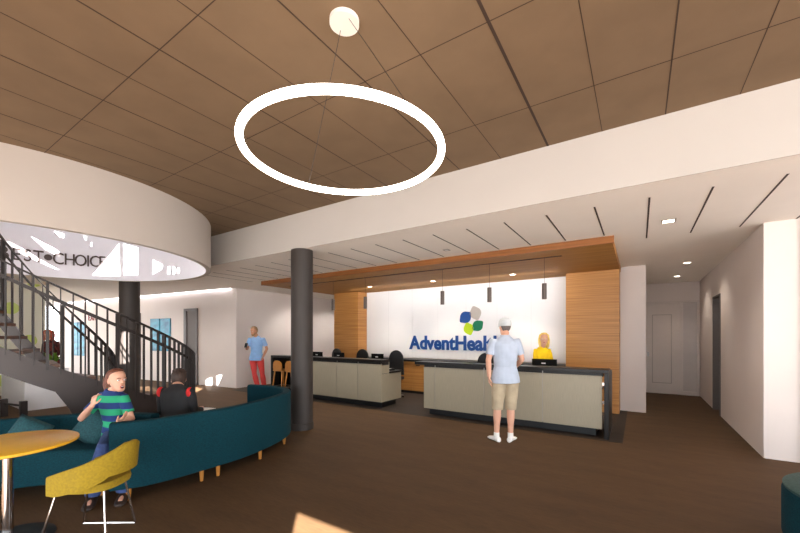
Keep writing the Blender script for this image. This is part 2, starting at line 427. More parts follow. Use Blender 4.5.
# right wall with the door recess
X = 1.33
rw = MB(); rw.box(X, X+.3, 6.44, 9.37, 0, ZL); rw.box(X, X+.3, 10.2, 12.3, 0, ZL); rw.box(X, X+.3, 9.37, 10.2, 2.39, ZL); rw.box(X+.3, 9, 6.44, 6.64, 0, ZL)
struct(rw.build('wall_right', M['wall']))
struct(MB().box(1.66, 9, 6.415, 6.44, 0, ZL).build('trim_2', mat('wall_paint_cool', (206, 202, 208), .8, noise=.01)))
struct(MB().box(.02, 1.63, 12.3, 12.45, 0, ZL).build('wall_corridor_end', M['wall']))
pv = MB(); pv.box(-30, 30, -26, -3.0, -.12, -.02); pv.box(9, 30, -3, 20, -.12, -.02); pv.box(-45, -24, -26, 20, -.12, -.02)
struct(pv.build('ground', mat('pale_paving', (170, 168, 166), .8, noise=.04, scale=4)))  # unseen paving added to bounce daylight up onto the ceilings
# outer left facade closure
q = MB()
for yy in range(-3, 15, 2): q.box(-24, -23.92, yy-.04, yy+.04, 0, ZL)
q.box(-24, -23.92, -3, 14, 0, .1)
struct(q.build('window_2', M['rail'])); 
# rear facade beside the entrance glazing
fa = MB(); fa.box(-8, 1.57, -2.35, -2.2, 2.0, ZH); fa.box(-14, -8, -2.35, -2.2, 0, ZL); fa.box(1.5, 1.57, -2.35, -2.2, 0, 2.0)
struct(fa.build('wall_entrance', M['wall']))
fr = MB()
for xx in (-6.5, -5, -3.5, -2, -.5): fr.box(xx-.03, xx+.03, -2.33, -2.22, 0, 2.0)
for xx in (3.1, 4.6, 6.1, 7.6): fr.box(xx-.03, xx+.03, -2.33, -2.22, 0, ZH)
fr.box(1.57, 9, -2.33, -2.22, 0, .08)
struct(fr.build('window_1', M['rail']))

# doors
def door_thing(name, label, m, x0, x1, y0, y1, z1): pass
t = (WL1-WL0).normalized()
def on_wall(x):
    h = hit_wall(x, 336.5); return Vector((h.x, h.y))
nW = Vector((t.y, -t.x)); nW = nW if nW.y < 0 else -nW
def wall_rect(x0, x1, z0, z1, d0, d1, mb):
    a = on_wall(x0); b = on_wall(x1)
    return mb.prism([a+nW*d0, b+nW*d0, b+nW*d1, a+nW*d1], z0, z1)
d1 = wall_rect(187, 197, 0, 2.38, .0, .015, MB()).build('door_1', M['door_dark']); struct(d1)
f = MB(); wall_rect(185, 187.4, 0, 2.46, 0, .05, f); wall_rect(196.6, 198.2, 0, 2.46, 0, .05, f); wall_rect(185, 198.2, 2.38, 2.46, 0, .05, f)
f.build('door_frame', mat('door_frame_grey', (112, 106, 104), .5, noise=.02), d1)
wall_rect(188, 188.8, 1.0, 1.1, .015, .06, MB()).build('door_handle', M['metal'], d1)
f = MB(); 
w2 = MB(); wall_rect(134, 141, 0, 2.4, 0, .03, w2); struct(w2.build('door_4', M['door_dark']))
d2 = MB(); d2.box(.14, .93, 12.25, 12.3, 0, 2.45); d2 = d2.build('door_2', M['door']); struct(d2)
q = MB(); q.box(.12, .98, 12.2, 12.3, 2.45, 2.5); q.box(.93, .98, 12.2, 12.3, 0, 2.45); q.box(1.27, 1.32, 12.2, 12.3, 0, 2.5); q.box(.98, 1.27, 12.2, 12.3, 2.45, 2.5); q.box(.98, 1.27, 12.2, 12.3, 0, .1)
q.build('door_frame', M['door'], d2)
q = MB()
for a in ((.30, .32, .28, 2.15), (.72, .74, .28, 2.15)): q.box(a[0], a[1], 12.238, 12.25, a[2], a[3])
q.box(.32, .72, 12.238, 12.25, .28, .3); q.box(.32, .72, 12.238, 12.25, 2.13, 2.15)
q.build('door_moulding', mat('moulding_shade', (176, 166, 160), .6), d2)
MB().box(.98, 1.27, 12.27, 12.29, .1, 2.45).build('sidelight', mat('frosted_glass', (196, 186, 182), .3, noise=.02), d2)
MB().box(.19, .23, 12.19, 12.25, 1.0, 1.12).build('door_handle', M['metal'], d2)
d3 = MB().box(X+.1, X+.16, 9.41, 10.16, 0, 2.35).build('door_3', M['door_dark']); struct(d3)
q = MB(); q.box(X-.015, X+.16, 9.37, 9.41, 0, 2.39); q.box(X-.015, X+.16, 10.16, 10.2, 0, 2.39); q.box(X-.015, X+.16, 9.41, 10.16, 2.35, 2.39)
q.build('door_frame', mat('door_frame_dark', (96, 90, 88), .5, noise=.02), d3)
MB().box(X+.05, X+.1, 9.5, 9.56, 1.0, 1.1).build('door_handle', M['metal'], d3)
# cove light along the left wall
q = MB(); a = WL0+Vector((-.2, 0)); b = WL1
q.prism([a+nW*.05, b+nW*.05, b+nW*.09, a+nW*.09], ZL-.03, ZL-.002)
tag(q.build('cove_light', M['cove']), 'long thin cove light glowing along the top of the left wall', 'light')

# ------------------------------------------------------------------ columns
def column(lat, d, r, z1, label):
    p = W(lat, d); t = thing('round_column', label, 'column', p)
    MB().lathe([(r, 0), (r, z1)], n=48).build('column_shaft', M['column'], t, smooth=True)
    MB().lathe([(r+.012, 0), (r+.012, .1), (r, .11)], n=48).build('column_base', M['column'], t, smooth=True)
column(-1.655, 6.18, .18, ZL, 'tall round dark bronze column beside the end of the teal sofa')
column(-6.28, 8.5, .2, ZL, 'round dark bronze column standing behind the curved stair')

# ------------------------------------------------------------------ reception canopy, piers, board
t = thing('wood_canopy', 'wide flat wooden canopy hung under the ceiling over the reception desks', 'canopy', (-4.3, 7.5, 2.9))
q = MB(); q.box(-8.3, -.32, 6.08, 6.56, 2.9, 3.0); q.build('front_board', M['woodc'], t, world=True)
q = MB(); q.box(-8.3, -.32, 6.66, 8.97, 2.9, 3.0); q.box(-1.08, -.32, 6.56, 6.66, 2.9, 3.0); q.box(-8.3, -7.9, 6.56, 6.66, 2.9, 3.0)
q.build('soffit_board', M['woodc'], t, world=True)
MB().box(-7.9, -1.08, 6.56, 6.66, 2.985, 3.0).box(-7.9, -1.08, 6.655, 6.66, 2.9, 2.985).build('light_slot', mat('slot_brown', (74, 44, 22), .7), t, world=True)
MB().box(-8.32, -.30, 6.06, 6.08, 2.895, 3.0).build('edge_trim', M['woodedge'], t, world=True)
for (x0, x1, lab) in ((-8.02, -7.05, 'oak clad pier at the left end of the white sign wall'), (-1.31, -.33, 'oak clad pier at the right end of the white sign wall')):
    t = thing('wood_pier', lab, 'pier', ((x0+x1)/2, 8.7, 0))
    MB().box(x0, x1, 8.5, 8.96, .0, 2.895).build('veneer_face', M['wood'], t, world=True)
t = thing('sign_board', 'large glossy white board on the back wall behind the reception desks', 'board', (-4.2, 8.95, .93))
MB().box(-7.05, -1.31, 8.92, 8.97, .95, 2.9).build('board_face', M['board'], t, world=True)
q = MB()
for k in range(1, 7): q.box(-7.05+k*.82-.002, -7.05+k*.82+.002, 8.918, 8.92, .95, 2.9)
q.build('panel_joint', mat('joint_grey', (205, 205, 208), .6), t, world=True)
t = thing('credenza', 'long low oak credenza with black top under the white board', 'cabinet', (-4.2, 8.7, 0))
for i in range(6):
    x0 = -7.05+i*.957
    MB().box(x0+.003, x0+.954, 8.5, 8.92, .08, .87).build('cabinet_unit', M['wood'], t, world=True)
    MB().box(x0+.1, x0+.22, 8.485, 8.5, .76, .785).build('handle', M['blackmat'], t, world=True)
MB().box(-7.05, -1.31, 8.46, 8.92, .87, .93).build('top', M['black'], t, world=True)
MB().box(-7.05, -1.31, 8.54, 8.92, 0, .08).build('plinth', M['blackmat'], t, world=True)

# wall sign
def text_mesh(ch, size, extr, off=0):
    cu = bpy.data.curves.new('t', 'FONT'); cu.body = ch; cu.size = size; cu.extrude = extr; cu.offset = off; cu.resolution_u = 3
    o = bpy.data.objects.new('t', cu); COL.objects.link(o)
    dg = bpy.context.evaluated_depsgraph_get(); dg.update()
    me = bpy.data.meshes.new_from_object(o.evaluated_get(dg)); bpy.data.objects.remove(o); return me
t = thing('wall_sign', 'navy lettered company sign with four petal emblem on the white board', 'sign', (-5.45, 8.92, 1.205))
word = 'AdventHealth'; sz = .37/.72
wid = {}; cur = 0; pos = []
import functools
def adv(sub):
    me = text_mesh(sub, sz, .01); xs = [v.co.x for v in me.vertices]; return max(xs), min(xs)
tot = adv(word[:-1])[0]
sx = 2.42/tot
for i, ch in enumerate(word):
    me = text_mesh(ch, sz, .012, .018)
    right = adv(word[:i+1])[0]
    xs = [v.co.x for v in me.vertices]
    dx = right-max(xs)
    me.transform(Matrix.Rotation(PI/2, 4, 'X') @ Matrix.Scale(sx, 4, Vector((1, 0, 0))) @ Matrix.Translation((dx, 0, .012)))
    me.materials.clear(); me.materials.append(M['navy'])
    o = bpy.data.objects.new('letter', me); COL.objects.link(o); o.parent = t
def petal(cx, cz, r, rot, m, sharp=(0, 2)):
    pts = []
    # rounded square with two opposite sharp corners
    for k, (sx_, sz_) in enumerate(((1, 1), (-1, 1), (-1, -1), (1, -1))):
        if k in sharp:
            rr = r*.35
        else: rr = r*.95
        c = (sx_*(r-rr), sz_*(r-rr)); a0 = k*PI/2
        for j in range(9):
            a = a0+PI/2*j/8; pts.append((c[0]+rr*math.cos(a), c[1]+rr*math.sin(a)))
    ca, sa = math.cos(rot), math.sin(rot)
    pts = [(cx+ca*x-sa*z, cz+sa*x+ca*z) for x, z in pts]
    n = len(pts)
    mb = MB().rings([[Vector((x, y, z)) for x, z in pts] for y in (-.012, -.002)])
    mb.build('petal', m, t)
pc = (1.83, .77)
petal(pc[0]-.165, pc[1]+.075, .15, -.12, M['navy'], (0, 2))
petal(pc[0]+.11, pc[1]+.175, .15, -.45, M['sgrey'], (1, 3))
petal(pc[0]-.075, pc[1]-.225, .135, -.45, M['lime'], (1, 3))
petal(pc[0]+.17, pc[1]-.15, .135, -.12, M['green'], (0, 2))

# drum sign
t = thing('drum_sign', 'dark lettering curving around the inside of the white stair drum', 'sign', (DC.x, DC.y, 3.0))
RD = DR-.058
def ang_at(x):
    p = hit_drum(x, 260); return math.atan2(p.y-DC.y, p.x-DC.x)
zb = 3.06
for ch, x in (('B', 4), ('E', 16.5), ('S', 27.5), ('T', 38.5), ('dot', 48.2), ('C', 58.5), ('H', 70), ('O', 81), ('I', 88.5), ('C', 95), ('E', 103)):
    a = ang_at(x); P0 = hit_drum(x, 260)
    if ch == 'dot':
        me = MB().rings([[Vector((.062*math.cos(q), .062*math.sin(q)+.12, z)) for q in [2*PI*i/20 for i in range(20)]] for z in (0, .02)]).mesh('dot')
    else:
        me = text_mesh(ch, .25/.72, .01, .0)
        xs = [v.co.x for v in me.vertices]; me.transform(Matrix.Scale(.78, 4, Vector((1, 0, 0))) @ Matrix.Translation((-(max(xs)+min(xs))/2, 0, .01)))
    # stand upright and face the drum axis
    me.transform(Matrix.Rotation(PI/2, 4, 'X'))
    me.transform(Matrix.Translation((0, -.0, 0)))
    me.transform(Matrix.Translation(((RD-.006)*math.cos(a), (RD-.006)*math.sin(a), zb-3.0)) @ Matrix.Rotation(a-PI/2, 4, 'Z'))
    me.materials.clear(); me.materials.append(M['letter'])
    o = bpy.data.objects.new('letter' if ch != 'dot' else 'dot', me); COL.objects.link(o); o.parent = t

# ------------------------------------------------------------------ reception desks
YD = 6.32
def desk(label, x0, x1, seams, end, knee=None, ret=None):
    t = thing('reception_desk', label, 'desk', ((x0+x1)/2, YD+.4, 0))
    if knee: px0 = knee
    else: px0 = x0+.19
    px1 = x1-.085 if end == 'right' else x1
    MB().bbox(x0, x1, YD-.03, YD+.3, .99, 1.05, .006).build('countertop', M['black'], t, world=True)
    MB().box(px0-.0, px1, YD+.03, YD+.27, .93, .99).build('shadow_gap', M['blackmat'], t, world=True)
    xs = [px0]+seams+[px1]
    for a, b in zip(xs[:-1], xs[1:]):
        MB().bbox(a+.004, b-.004, YD, YD+.03, .14, .95, .004).build('front_panel', M['panel'], t, world=True)
    for s_ in seams: MB().box(s_-.006, s_+.006, YD+.004, YD+.02, .16, .99).build('seam_strip', M['metal'], t, world=True)
    MB().box(px0+.05, px1-.1, YD+.15, YD+.7, .0, .15).build('plinth', M['blackmat'], t, world=True)
    MB().box(px0+.02, px1-.02, YD+.05, YD+.8, .71, .75).build('work_surface', M['black'], t, world=True)
    return t
t = desk('long right reception desk with linen panels and black stone waterfall end', -3.76, -.38, [-3.32, -2.33, -1.33], 'right')
MB().bbox(-.44, -.38, YD-.03, YD+.82, 0, .99, .005).build('end_panel', M['black'], t, world=True)
for z in (.32, .52, .8): MB().box(-.48, -.44, YD+.02, YD+.05, z, z+.05).build('bracket', M['chrome'], t, world=True)
MB().box(-3.54, -3.47, YD+.1, YD+.75, .15, .71).build('side_panel', M['panel'], t, world=True)
t2 = desk('left reception desk with linen panels and a lower return at its right end', -8.23, -4.60, [-5.88, -5.25], 'left', knee=-7.3)
MB().bbox(-8.23, -8.17, YD-.03, YD+.82, 0, .99, .005).build('end_panel', M['black'], t2, world=True)
MB().box(-8.17, -7.3, YD+.55, YD+.6, 0, .99).build('modesty_panel', M['blackmat'], t2, world=True)
MB().box(-4.635, -4.605, YD+.03, YD+.78, .14, .74).build('side_panel', M['panel'], t2, world=True)
MB().bbox(-4.95, -4.58, YD-.0+.3, YD+.8, .74, .78, .004).build('return_top', M['black'], t2, world=True)
MB().box(-4.64, -4.605, YD+.03, YD+.3, .75, .99).build('riser_panel', M['panel'], t2, world=True)

# monitors: a panel on a foot
def monitor(x, y, z, label, w=.5, h=.26, group=None):
    t = thing('monitor', label, 'monitor', (x, y, z), 0, group)
    MB().bbox(-w/2, w/2, -.015, .015, .1, .1+h, .005).build('screen', M['screen'], t)
    MB().box(-.02, .02, 0, .02, .02, .12).build('stand', M['metal'], t)
    MB().bbox(-.1, .1, -.07, .09, 0, .015, .004).build('stand_base', M['metal'], t)
    MB().box(-.045, .025, -.018, -.015, .315, .335).build('badge', M['paper'], t)
    return t
monitor(-1.41, 6.85, .75, 'black monitor in front of the receptionist in yellow', .42, .30)
monitor(-5.1, 6.85, .75, 'black monitor at the right end of the left desk', .34, .30)
monitor(-6.3, 6.85, .75, 'black monitor at the middle of the left desk', .34, .30)
monitor(-7.06, 6.85, .75, 'black monitor just right of the round column on the left desk', .36, .30)
tl = thing('telephone', 'small dark desk telephone on the lower return of the left desk', 'telephone', (-4.72, 6.85, .78))
MB().bbox(-.06, .06, -.08, .08, 0, .04, .01).build('phone_body', M['blackmat'], tl)
MB().box(-.04, .03, -.06, -.02, .04, .048).build('handset', M['paper'], tl)

# task chairs
def task_chair(x, y, rz, label):
    t = thing('task_chair', label, 'chair', (x, y, 0), rz, 'office chairs behind the reception desks')
    # local: front toward -y ; back at +y
    prof = []
    pts = []
    for k in range(21):
        a = PI*k/20; pts.append((.19*math.cos(a)*(1+.0), .42+.22*math.sin(a)))
    pts = [(.215, 0)]+pts+[(-.215, 0)]
    r0 = [Vector((px, .23, .55+pz)) for px, pz in pts]; r1 = [Vector((px, .29, .55+pz)) for px, pz in pts]
    MB().rings([r0, r1]).build('backrest', M['blackmat'], t, smooth=True)
    MB().bbox(-.24, .24, -.25, .23, .44, .52, .03).build('seat', M['blackmat'], t, smooth=True)
    MB().tube([(0, .26, .6), (0, .22, .42), (0, 0, .41)], .018).build('back_support', M['metal'], t, smooth=True)
    MB().lathe([(.03, .08), (.03, .44)], n=16).build('gas_lift', M['metal'], t, smooth=True)
    for k in range(5):
        a = 2*PI*k/5; c, s = math.cos(a), math.sin(a)
        l = MB().tube([(0, 0, .1), (c*.28, s*.28, .06)], [.022, .014], n=8).build('leg', M['metal'], t, smooth=True)
        MB().ell((c*.28, s*.28, .03), (.03, .03, .03)).build('caster', M['blackmat'], l, smooth=True)
    return t
tc_ = task_chair(-5.28, 7.75, .25, 'black round-backed office chair at the right end of the left desk, tallest of those there')
copy_thing(tc_, (-6.62, 7.95, 0), .1, 'black round-backed office chair between two monitors at the left desk')
copy_thing(tc_, (-7.62, 7.9, 0), -.1, 'black round-backed office chair nearest the round column at the left desk')
copy_thing(tc_, (-2.8, 7.55, 0), .1, 'black round-backed office chair behind the right desk, under the sign')
# wood counter stools
def stool(x, y, rz, label):
    t = thing('counter_stool', label, 'stool', (x, y, 0), rz, 'wooden stools at the left desk')
    pts = [(.17*math.cos(PI*k/14), .74+.19*math.sin(PI*k/14)**.7) for k in range(15)]
    pts = [(.15, .68)]+pts+[(-.15, .68)]
    n = len(pts)
    MB().rings([[Vector((px, -.19-.02+.8*px*px*1.2, pz)) for px, pz in pts], [Vector((px, -.16-.02+.8*px*px*1.2, pz)) for px, pz in pts]]).build('backrest', M['legwood'], t, smooth=True)
    MB().bbox(-.18, .18, -.18, .18, .64, .68, .015).build('seat', M['legwood'], t, smooth=True)
    for sx_ in (-1, 1):
        for sy_ in (-1, 1):
            MB().tube([(sx_*.14, sy_*.14, .65), (sx_*.2, sy_*.2, 0)], [.02, .013], n=8).build('leg', M['legwood'], t, smooth=True)
    MB().tube([(-.17, -.17, .25), (.17, -.17, .25), (.17, .17, .25), (-.17, .17, .25), (-.17, -.17, .25)], .009, n=6).build('footrest', M['metal'], t, smooth=True)
    return t
st_ = stool(-7.9, 6.42, 0, 'wooden counter stool at the far left end of the left desk')
copy_thing(st_, (-7.42, 6.42, 0), 0, 'wooden counter stool half hidden by the round column at the left desk')

# ------------------------------------------------------------------ lights fixtures
def pendant(x, y, label):
    t = thing('pendant_lamp', label, 'lamp', (x, y, 2.19), 0, 'cylinder pendants over the reception desks')
    MB().lathe([(.033, .0), (.04, .0), (.04, .27), (.0, .27)], n=20, close=False).build('lamp_shade', mat('pendant_bronze', (88, 76, 70), .4, .3, noise=.05) if 'pend' not in M else M['pend'], t, smooth=True)
    MB().lathe([(.0, .01), (.034, .01)], n=20, close=False).build('bulb_lens', M['lens'], t)
    MB().lathe([(.003, .27), (.003, .78)], n=6).build('cord', M['blackmat'], t)
    return t
names = ['rightmost', 'middle', 'leftmost']
for x, lab in ((-1.36, 'rightmost of the three bronze cylinder pendants over the right desk'), (-2.33, 'middle one of the three bronze cylinder pendants over the right desk'),
               (-3.3, 'leftmost of the three bronze cylinder pendants over the right desk'), (-5.27, 'bronze cylinder pendant over the left desk at the white board edge'),
               (-6.27, 'bronze cylinder pendant over the left desk in front of the oak pier')):
    if lab.startswith('right'): pn = pendant(x, 6.61, lab)
    else: copy_thing(pn, (x, 6.61, 2.19), None, lab)
def spot(loc, power, size=1.9, color=(1, .88, .74), r=.05, tgt=(0, 0, -1), blend=.8):
    l = bpy.data.lights.new('spot', 'SPOT'); l.energy = power*1.35; l.spot_size = size; l.spot_blend = blend; l.color = color; l.shadow_soft_size = r
    o = bpy.data.objects.new('spot', l); COL.objects.link(o); o.location = loc; o.rotation_euler = Vector(tgt).to_track_quat('-Z', 'Y').to_euler()
for i, (x, y, z, lab) in enumerate(((-2.3, 8.0, 2.9, 'right round downlight in the wooden canopy'), (-4.2, 7.9, 2.9, 'middle round downlight in the wooden canopy'), (-6.1, 7.85, 2.9, 'left round downlight in the wooden canopy'),
                       (.79, 9.1, ZL, 'nearer round downlight in the corridor ceiling'), (.77, 11.0, ZL, 'farther round downlight in the corridor ceiling'))):
    t = thing('downlight', lab, 'light', (x, y, z), 0, 'round recessed downlights')
    MB().lathe([(.075, 0), (.075, -.006), (.055, -.006), (.055, 0)], n=24, close=False).build('trim_ring', M['white'], t, smooth=True)
    MB().lathe([(.0, -.003), (.055, -.003)], n=24, close=False).build('lens', M['lens'], t)
for (x, y, lab) in ((.31, 5.69, 'square recessed downlight in the pale ceiling near the corridor'), (-2.7, 5.56, 'small square recessed light in the pale ceiling above the standing man')):
    t = thing('square_downlight', lab, 'light', (x, y, ZL))
    q = MB(); s = .075 if x > 0 else .05
    q.box(-s, s, -s, -s+.015, -.006, 0); q.box(-s, s, s-.015, s, -.006, 0); q.box(-s, -s+.015, -s, s, -.006, 0); q.box(s-.015, s, -s, s, -.006, 0)
    q.build('trim_ring', mat('light_trim_grey', (150, 140, 132), .5), t); MB().box(-s+.015, s-.015, -s+.015, s-.015, -.004, -.001).build('lens', M['lens'] if x > 0 else M['white'], t)
# ring chandelier
rc = W(-.36, 2.37, 2.73); t = thing('ring_pendant', 'large glowing white ring pendant hung below the brown ceiling', 'lamp', rc)
RR = .625; rs = []
for k in range(96):
    a = 2*PI*k/96; c = Vector((math.cos(a), math.sin(a), 0))
    rs.append([c*(RR+.023*math.cos(b))+Vector((0, 0, .023*math.sin(b))) for b in [2*PI*j/12 for j in range(12)]])
MB().rings(rs, loop=True).build('light_ring', M['ring'], t, smooth=True, angle=180)
MB().lathe([(.095, ZH-2.73-.03), (.095, ZH-2.73), (0, ZH-2.73)], n=32).build('ceiling_canopy', mat('canopy_white', (238, 232, 224), .5), t, smooth=True)
for k, a in enumerate((2.18, -.9)):
    A = a+TH
    MB().tube([(.05*math.cos(A), .05*math.sin(A), ZH-2.73-.02), (RR*math.cos(A), RR*math.sin(A), .03)], .0018, n=6).build('cable', M['rail'], t)

# ------------------------------------------------------------------ curved stair
C0 = Vector((-7.83, 1.82)); RO, RI = 2.0, .82
def zt(th):     # walking surface along the stair, flatter towards the foot
    a = math.degrees(th)
    if a < -28.8: return 1.5+(-28.8-a)*.0207
    u = a+28.8
    return 1.5-.0207*u+.0000705*u*u
def th_of(z):
    lo_, hi_ = -200.0, 90.0
    for _ in range(40):
        m_ = (lo_+hi_)/2
        if zt(math.radians(m_)) > z: lo_ = m_
        else: hi_ = m_
    return math.radians(lo_)
th0 = math.radians(86); th1 = math.radians(-165)
st = thing('curved_staircase', 'dark bronze curved staircase with wooden treads rising into the white drum', 'staircase', (C0.x, C0.y, 0))
def P3(r, th, z): return Vector((r*math.cos(th), r*math.sin(th), z))
nst = 72
for r, hh in ((RO, .30), (RI, .26)):
    rs = []
    for i in range(nst+1):
        th = th0+(th1-th0)*i/nst; z = zt(th)+.02
        k_ = min(1, max(0, (math.degrees(th)+10)/10.0)) if r == RO else 0
        zl = (z-hh)*(1-k_)
        rs.append([P3(r-.012, th, z), P3(r+.012, th, z), P3(r+.012, th, max(zl, 0)), P3(r-.012, th, max(zl, 0))])
    MB().rings(rs).build('stringer', M['stringer'], st, smooth=True)
step = .172; nt_ = int(zt(th1)/step)
for i in range(1, nt_+1):
    z = i*step; a = th_of(z-step*.35); b = th_of(z+step*.65)-.02
    rs = []
    for k in range(5):
        th = a+(b-a)*k/4; rs.append([P3(RI+.014, th, z-.03), P3(RO-.014, th, z-.03), P3(RO-.014, th, z+.01), P3(RI+.014, th, z+.01)])
    MB().rings(rs).build('tread', M['tread'], st)
    rs = [[P3(RI+.014, a, z-.15), P3(RO-.014, a, z-.15), P3(RO-.014, a, z-.03), P3(RI+.014, a, z-.03)], [P3(RI+.014, a-.008, z-.15), P3(RO-.014, a-.008, z-.15), P3(RO-.014, a-.008, z-.03), P3(RI+.014, a-.008, z-.03)]]
for r, nb in ((RO, 76), (RI, 34)):
    pts = [P3(r, th0+(th1-th0)*i/nst, zt(th0+(th1-th0)*i/nst)) for i in range(nst+1)]
    for dz, w_, h_, nm in ((1.0, .045, .022, 'handrail'), (.83, .012, .045, 'mid_rail')):
        rs = []
        for i, p in enumerate(pts):
            rd = Vector((p.x, p.y, 0)).normalized(); c = p+Vector((0, 0, dz))
            rs.append([c+rd*w_/2+Vector((0, 0, h_/2)), c-rd*w_/2+Vector((0, 0, h_/2)), c-rd*w_/2-Vector((0, 0, h_/2)), c+rd*w_/2-Vector((0, 0, h_/2))])
        MB().rings(rs).build(nm, M['rail'], st, smooth=True)
    for i in range(nb+1):
        f_ = (i+.0)/nb; th = th0-.02+(th1-th0+.03)*f_; z = zt(th); thick = i % 6 == 0
        w_ = .045 if thick else .012; dd = .03
        c = P3(r, th, 0); rd = Vector((c.x, c.y, 0)).normalized(); tg = Vector((-rd.y, rd.x, 0))
        ww, dd = (.035, .010) if not thick else (.05, .028)
        rs = [[c+rd*ww/2*a_+tg*dd/2*b_+Vector((0, 0, zz)) for a_, b_ in ((1, 1), (-1, 1), (-1, -1), (1, -1))] for zz in (max(z-.05, 0), z+.99)]
        MB().rings(rs).build('newel_post' if thick else 'baluster', M['rail'], st)
# ------------------------------------------------------------------ sofas
def sweep(path, prof, nside, world_root, name, m, s0=0, s1=None):
    """path: list of 2D world points; prof: (inward offset, z) polygon; nside=+1 -> inward is left of travel"""
    P = [Vector((p[0], p[1])) for p in path]; s1 = s1 if s1 is not None else len(P)
    rs = []
    for i in range(s0, s1):
        t_ = (P[min(i+1, len(P)-1)]-P[max(i-1, 0)]).normalized(); n = Vector((-t_.y, t_.x))*nside
        rs.append([Vector((P[i].x+n.x*o, P[i].y+n.y*o, z)) for o, z in prof])
    mb = MB().rings(rs)
    o = mb.build(name, m, world_root, world=True, smooth=True, angle=50)
    bv = o.modifiers.new('bev', 'BEVEL'); bv.width = .008; bv.segments = 2; bv.limit_method = 'ANGLE'; bv.angle_limit = .9
    return P
def rp(o0, o1, z0, z1, r=.03):
    out = []
    for cx, cz, a0 in ((o1-r, z1-r, 0), (o0+r, z1-r, PI/2)):
        for k in range(5): a = a0+PI/2*k/4; out.append((cx+r*math.cos(a), cz+r*math.sin(a)))
    out += [(o0, z0), (o1, z0)]
    return out
def leg_at(root, p):
    q = Vector((p[0], p[1], 0))-Vector((root.location.x, root.location.y, 0))
    MB().lathe([(.016, 0), (.026, .13)], c=(q.x, q.y, 0), n=14).build('leg', M['legwood'], root, smooth=True)
RP = [(-2.66, 3.34), (-2.38, 3.50), (-2.12, 3.82), (-1.83, 4.28), (-1.66, 4.78), (-1.60, 5.28), (-1.74, 5.72), (-2.08, 6.02), (-2.5, 6.16)]
path = [W(a, b) for a, b in RP]; path = catmull([Vector((p.x, p.y, 0)) for p in path], 6)
s1_ = thing('curved_sofa', 'big curved teal sofa whose back wraps round the man in black', 'sofa', W(-1.75, 4.7))
sweep(path, rp(0, .11, .13, .75), 1, s1_, 'backrest', M['teal'])
sweep(path, rp(.115, .58, .13, .44, .04), 1, s1_, 'seat', M['teal'], s0=9)
n = len(path)
for i in (3, 13, 15, 22, 30, 38, 45):
    t_ = (path[min(i+1, n-1)]-path[i-1]).normalized(); nn = Vector((-t_.y, t_.x, 0)); leg_at(s1_, path[i]+nn*.07)
for i in (12, 24, 36, 46):
    t_ = (path[min(i+1, n-1)]-path[i-1]).normalized(); nn = Vector((-t_.y, t_.x, 0)); leg_at(s1_, path[i]+nn*.5)
# left concave bench
cc = (-3.1, 2.45); Rb = 1.70
path2 = [W(cc[0]+Rb*math.cos(math.radians(a)), cc[1]+Rb*math.sin(math.radians(a))) for a in range(76, 200, 4)]
s2_ = thing('curved_sofa', 'teal curved banquette behind the yellow table with the woman seated on it', 'sofa', W(-3.6, 3.7))
sweep([(p.x, p.y) for p in path2], rp(0, .12, .13, .70), 1, s2_, 'backrest', M['teal'])
sweep([(p.x, p.y) for p in path2], rp(.125, .62, .13, .45, .04), 1, s2_, 'seat', M['teal'])
for i in (1, 7, 14, 21, 28):
    a = math.radians(76+4*i)
    leg_at(s2_, W(cc[0]+1.14*math.cos(a), cc[1]+1.14*math.sin(a))); leg_at(s2_, W(cc[0]+1.62*math.cos(a), cc[1]+1.62*math.sin(a)))
# pillows
def pillow(lat, d, z, w_, h_, rot, tilt, m, label):
    t = thing('throw_pillow', label, 'pillow', W(lat, d, z), TH)
    rs = []
    n_ = 9; mb = MB()
    g = {}
    for side in (1, -1):
        for i in range(n_):
            for j in range(n_):
                u, v = -1+2*i/(n_-1), -1+2*j/(n_-1)
                th_ = .07*((1-u*u)*(1-v*v))**.4
                pinch = 1-.06*(abs(u*v))*0 - .05*((1-abs(u))*0)
                g[(side, i, j)] = len(mb.v); mb.v.append(Vector((u*w_/2, side*th_, v*h_/2)))
        for i in range(n_-1):
            for j in range(n_-1):
                q = [g[(side, i, j)], g[(side, i+1, j)], g[(side, i+1, j+1)], g[(side, i, j+1)]]
                mb.f.append(tuple(q if side < 0 else q[::-1]))
    mx = Matrix.Rotation(tilt[1], 4, 'Z') @ Matrix.Rotation(tilt[0], 4, 'X') @ Matrix.Rotation(rot, 4, 'Y')
    mb.v = [mx @ v for v in mb.v]
    o = mb.build('cushion', m, t, smooth=True, angle=180)
    bm = bmesh.new(); bm.from_mesh(o.data); bmesh.ops.remove_doubles(bm, verts=bm.verts[:], dist=.0005); bm.to_mesh(o.data); bm.free()
pillow(-3.2, 3.84, .60, .36, .34, .5, (-.35, .1), M['teal2'], 'square teal woven throw pillow on the banquette beside the seated woman')
pillow(-3.68, 3.62, .585, .32, .3, .45, (-.3, .3), M['teal2'], 'paler teal throw pillow leaning on the banquette behind the yellow table')
# round pouf, right edge of view
pf = thing('round_pouf', 'round teal upholstered pouf at the right edge near the white wall', 'pouf', W(3.35, 2.4))
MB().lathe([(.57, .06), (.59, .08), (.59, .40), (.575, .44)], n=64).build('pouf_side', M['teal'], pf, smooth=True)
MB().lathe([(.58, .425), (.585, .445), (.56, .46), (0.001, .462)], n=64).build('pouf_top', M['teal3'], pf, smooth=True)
for k in range(4): 
    a = k*PI/2+.4; MB().lathe([(.02, 0), (.025, .07)], c=(.45*math.cos(a), .45*math.sin(a), 0), n=12).build('leg', M['legwood'], pf)
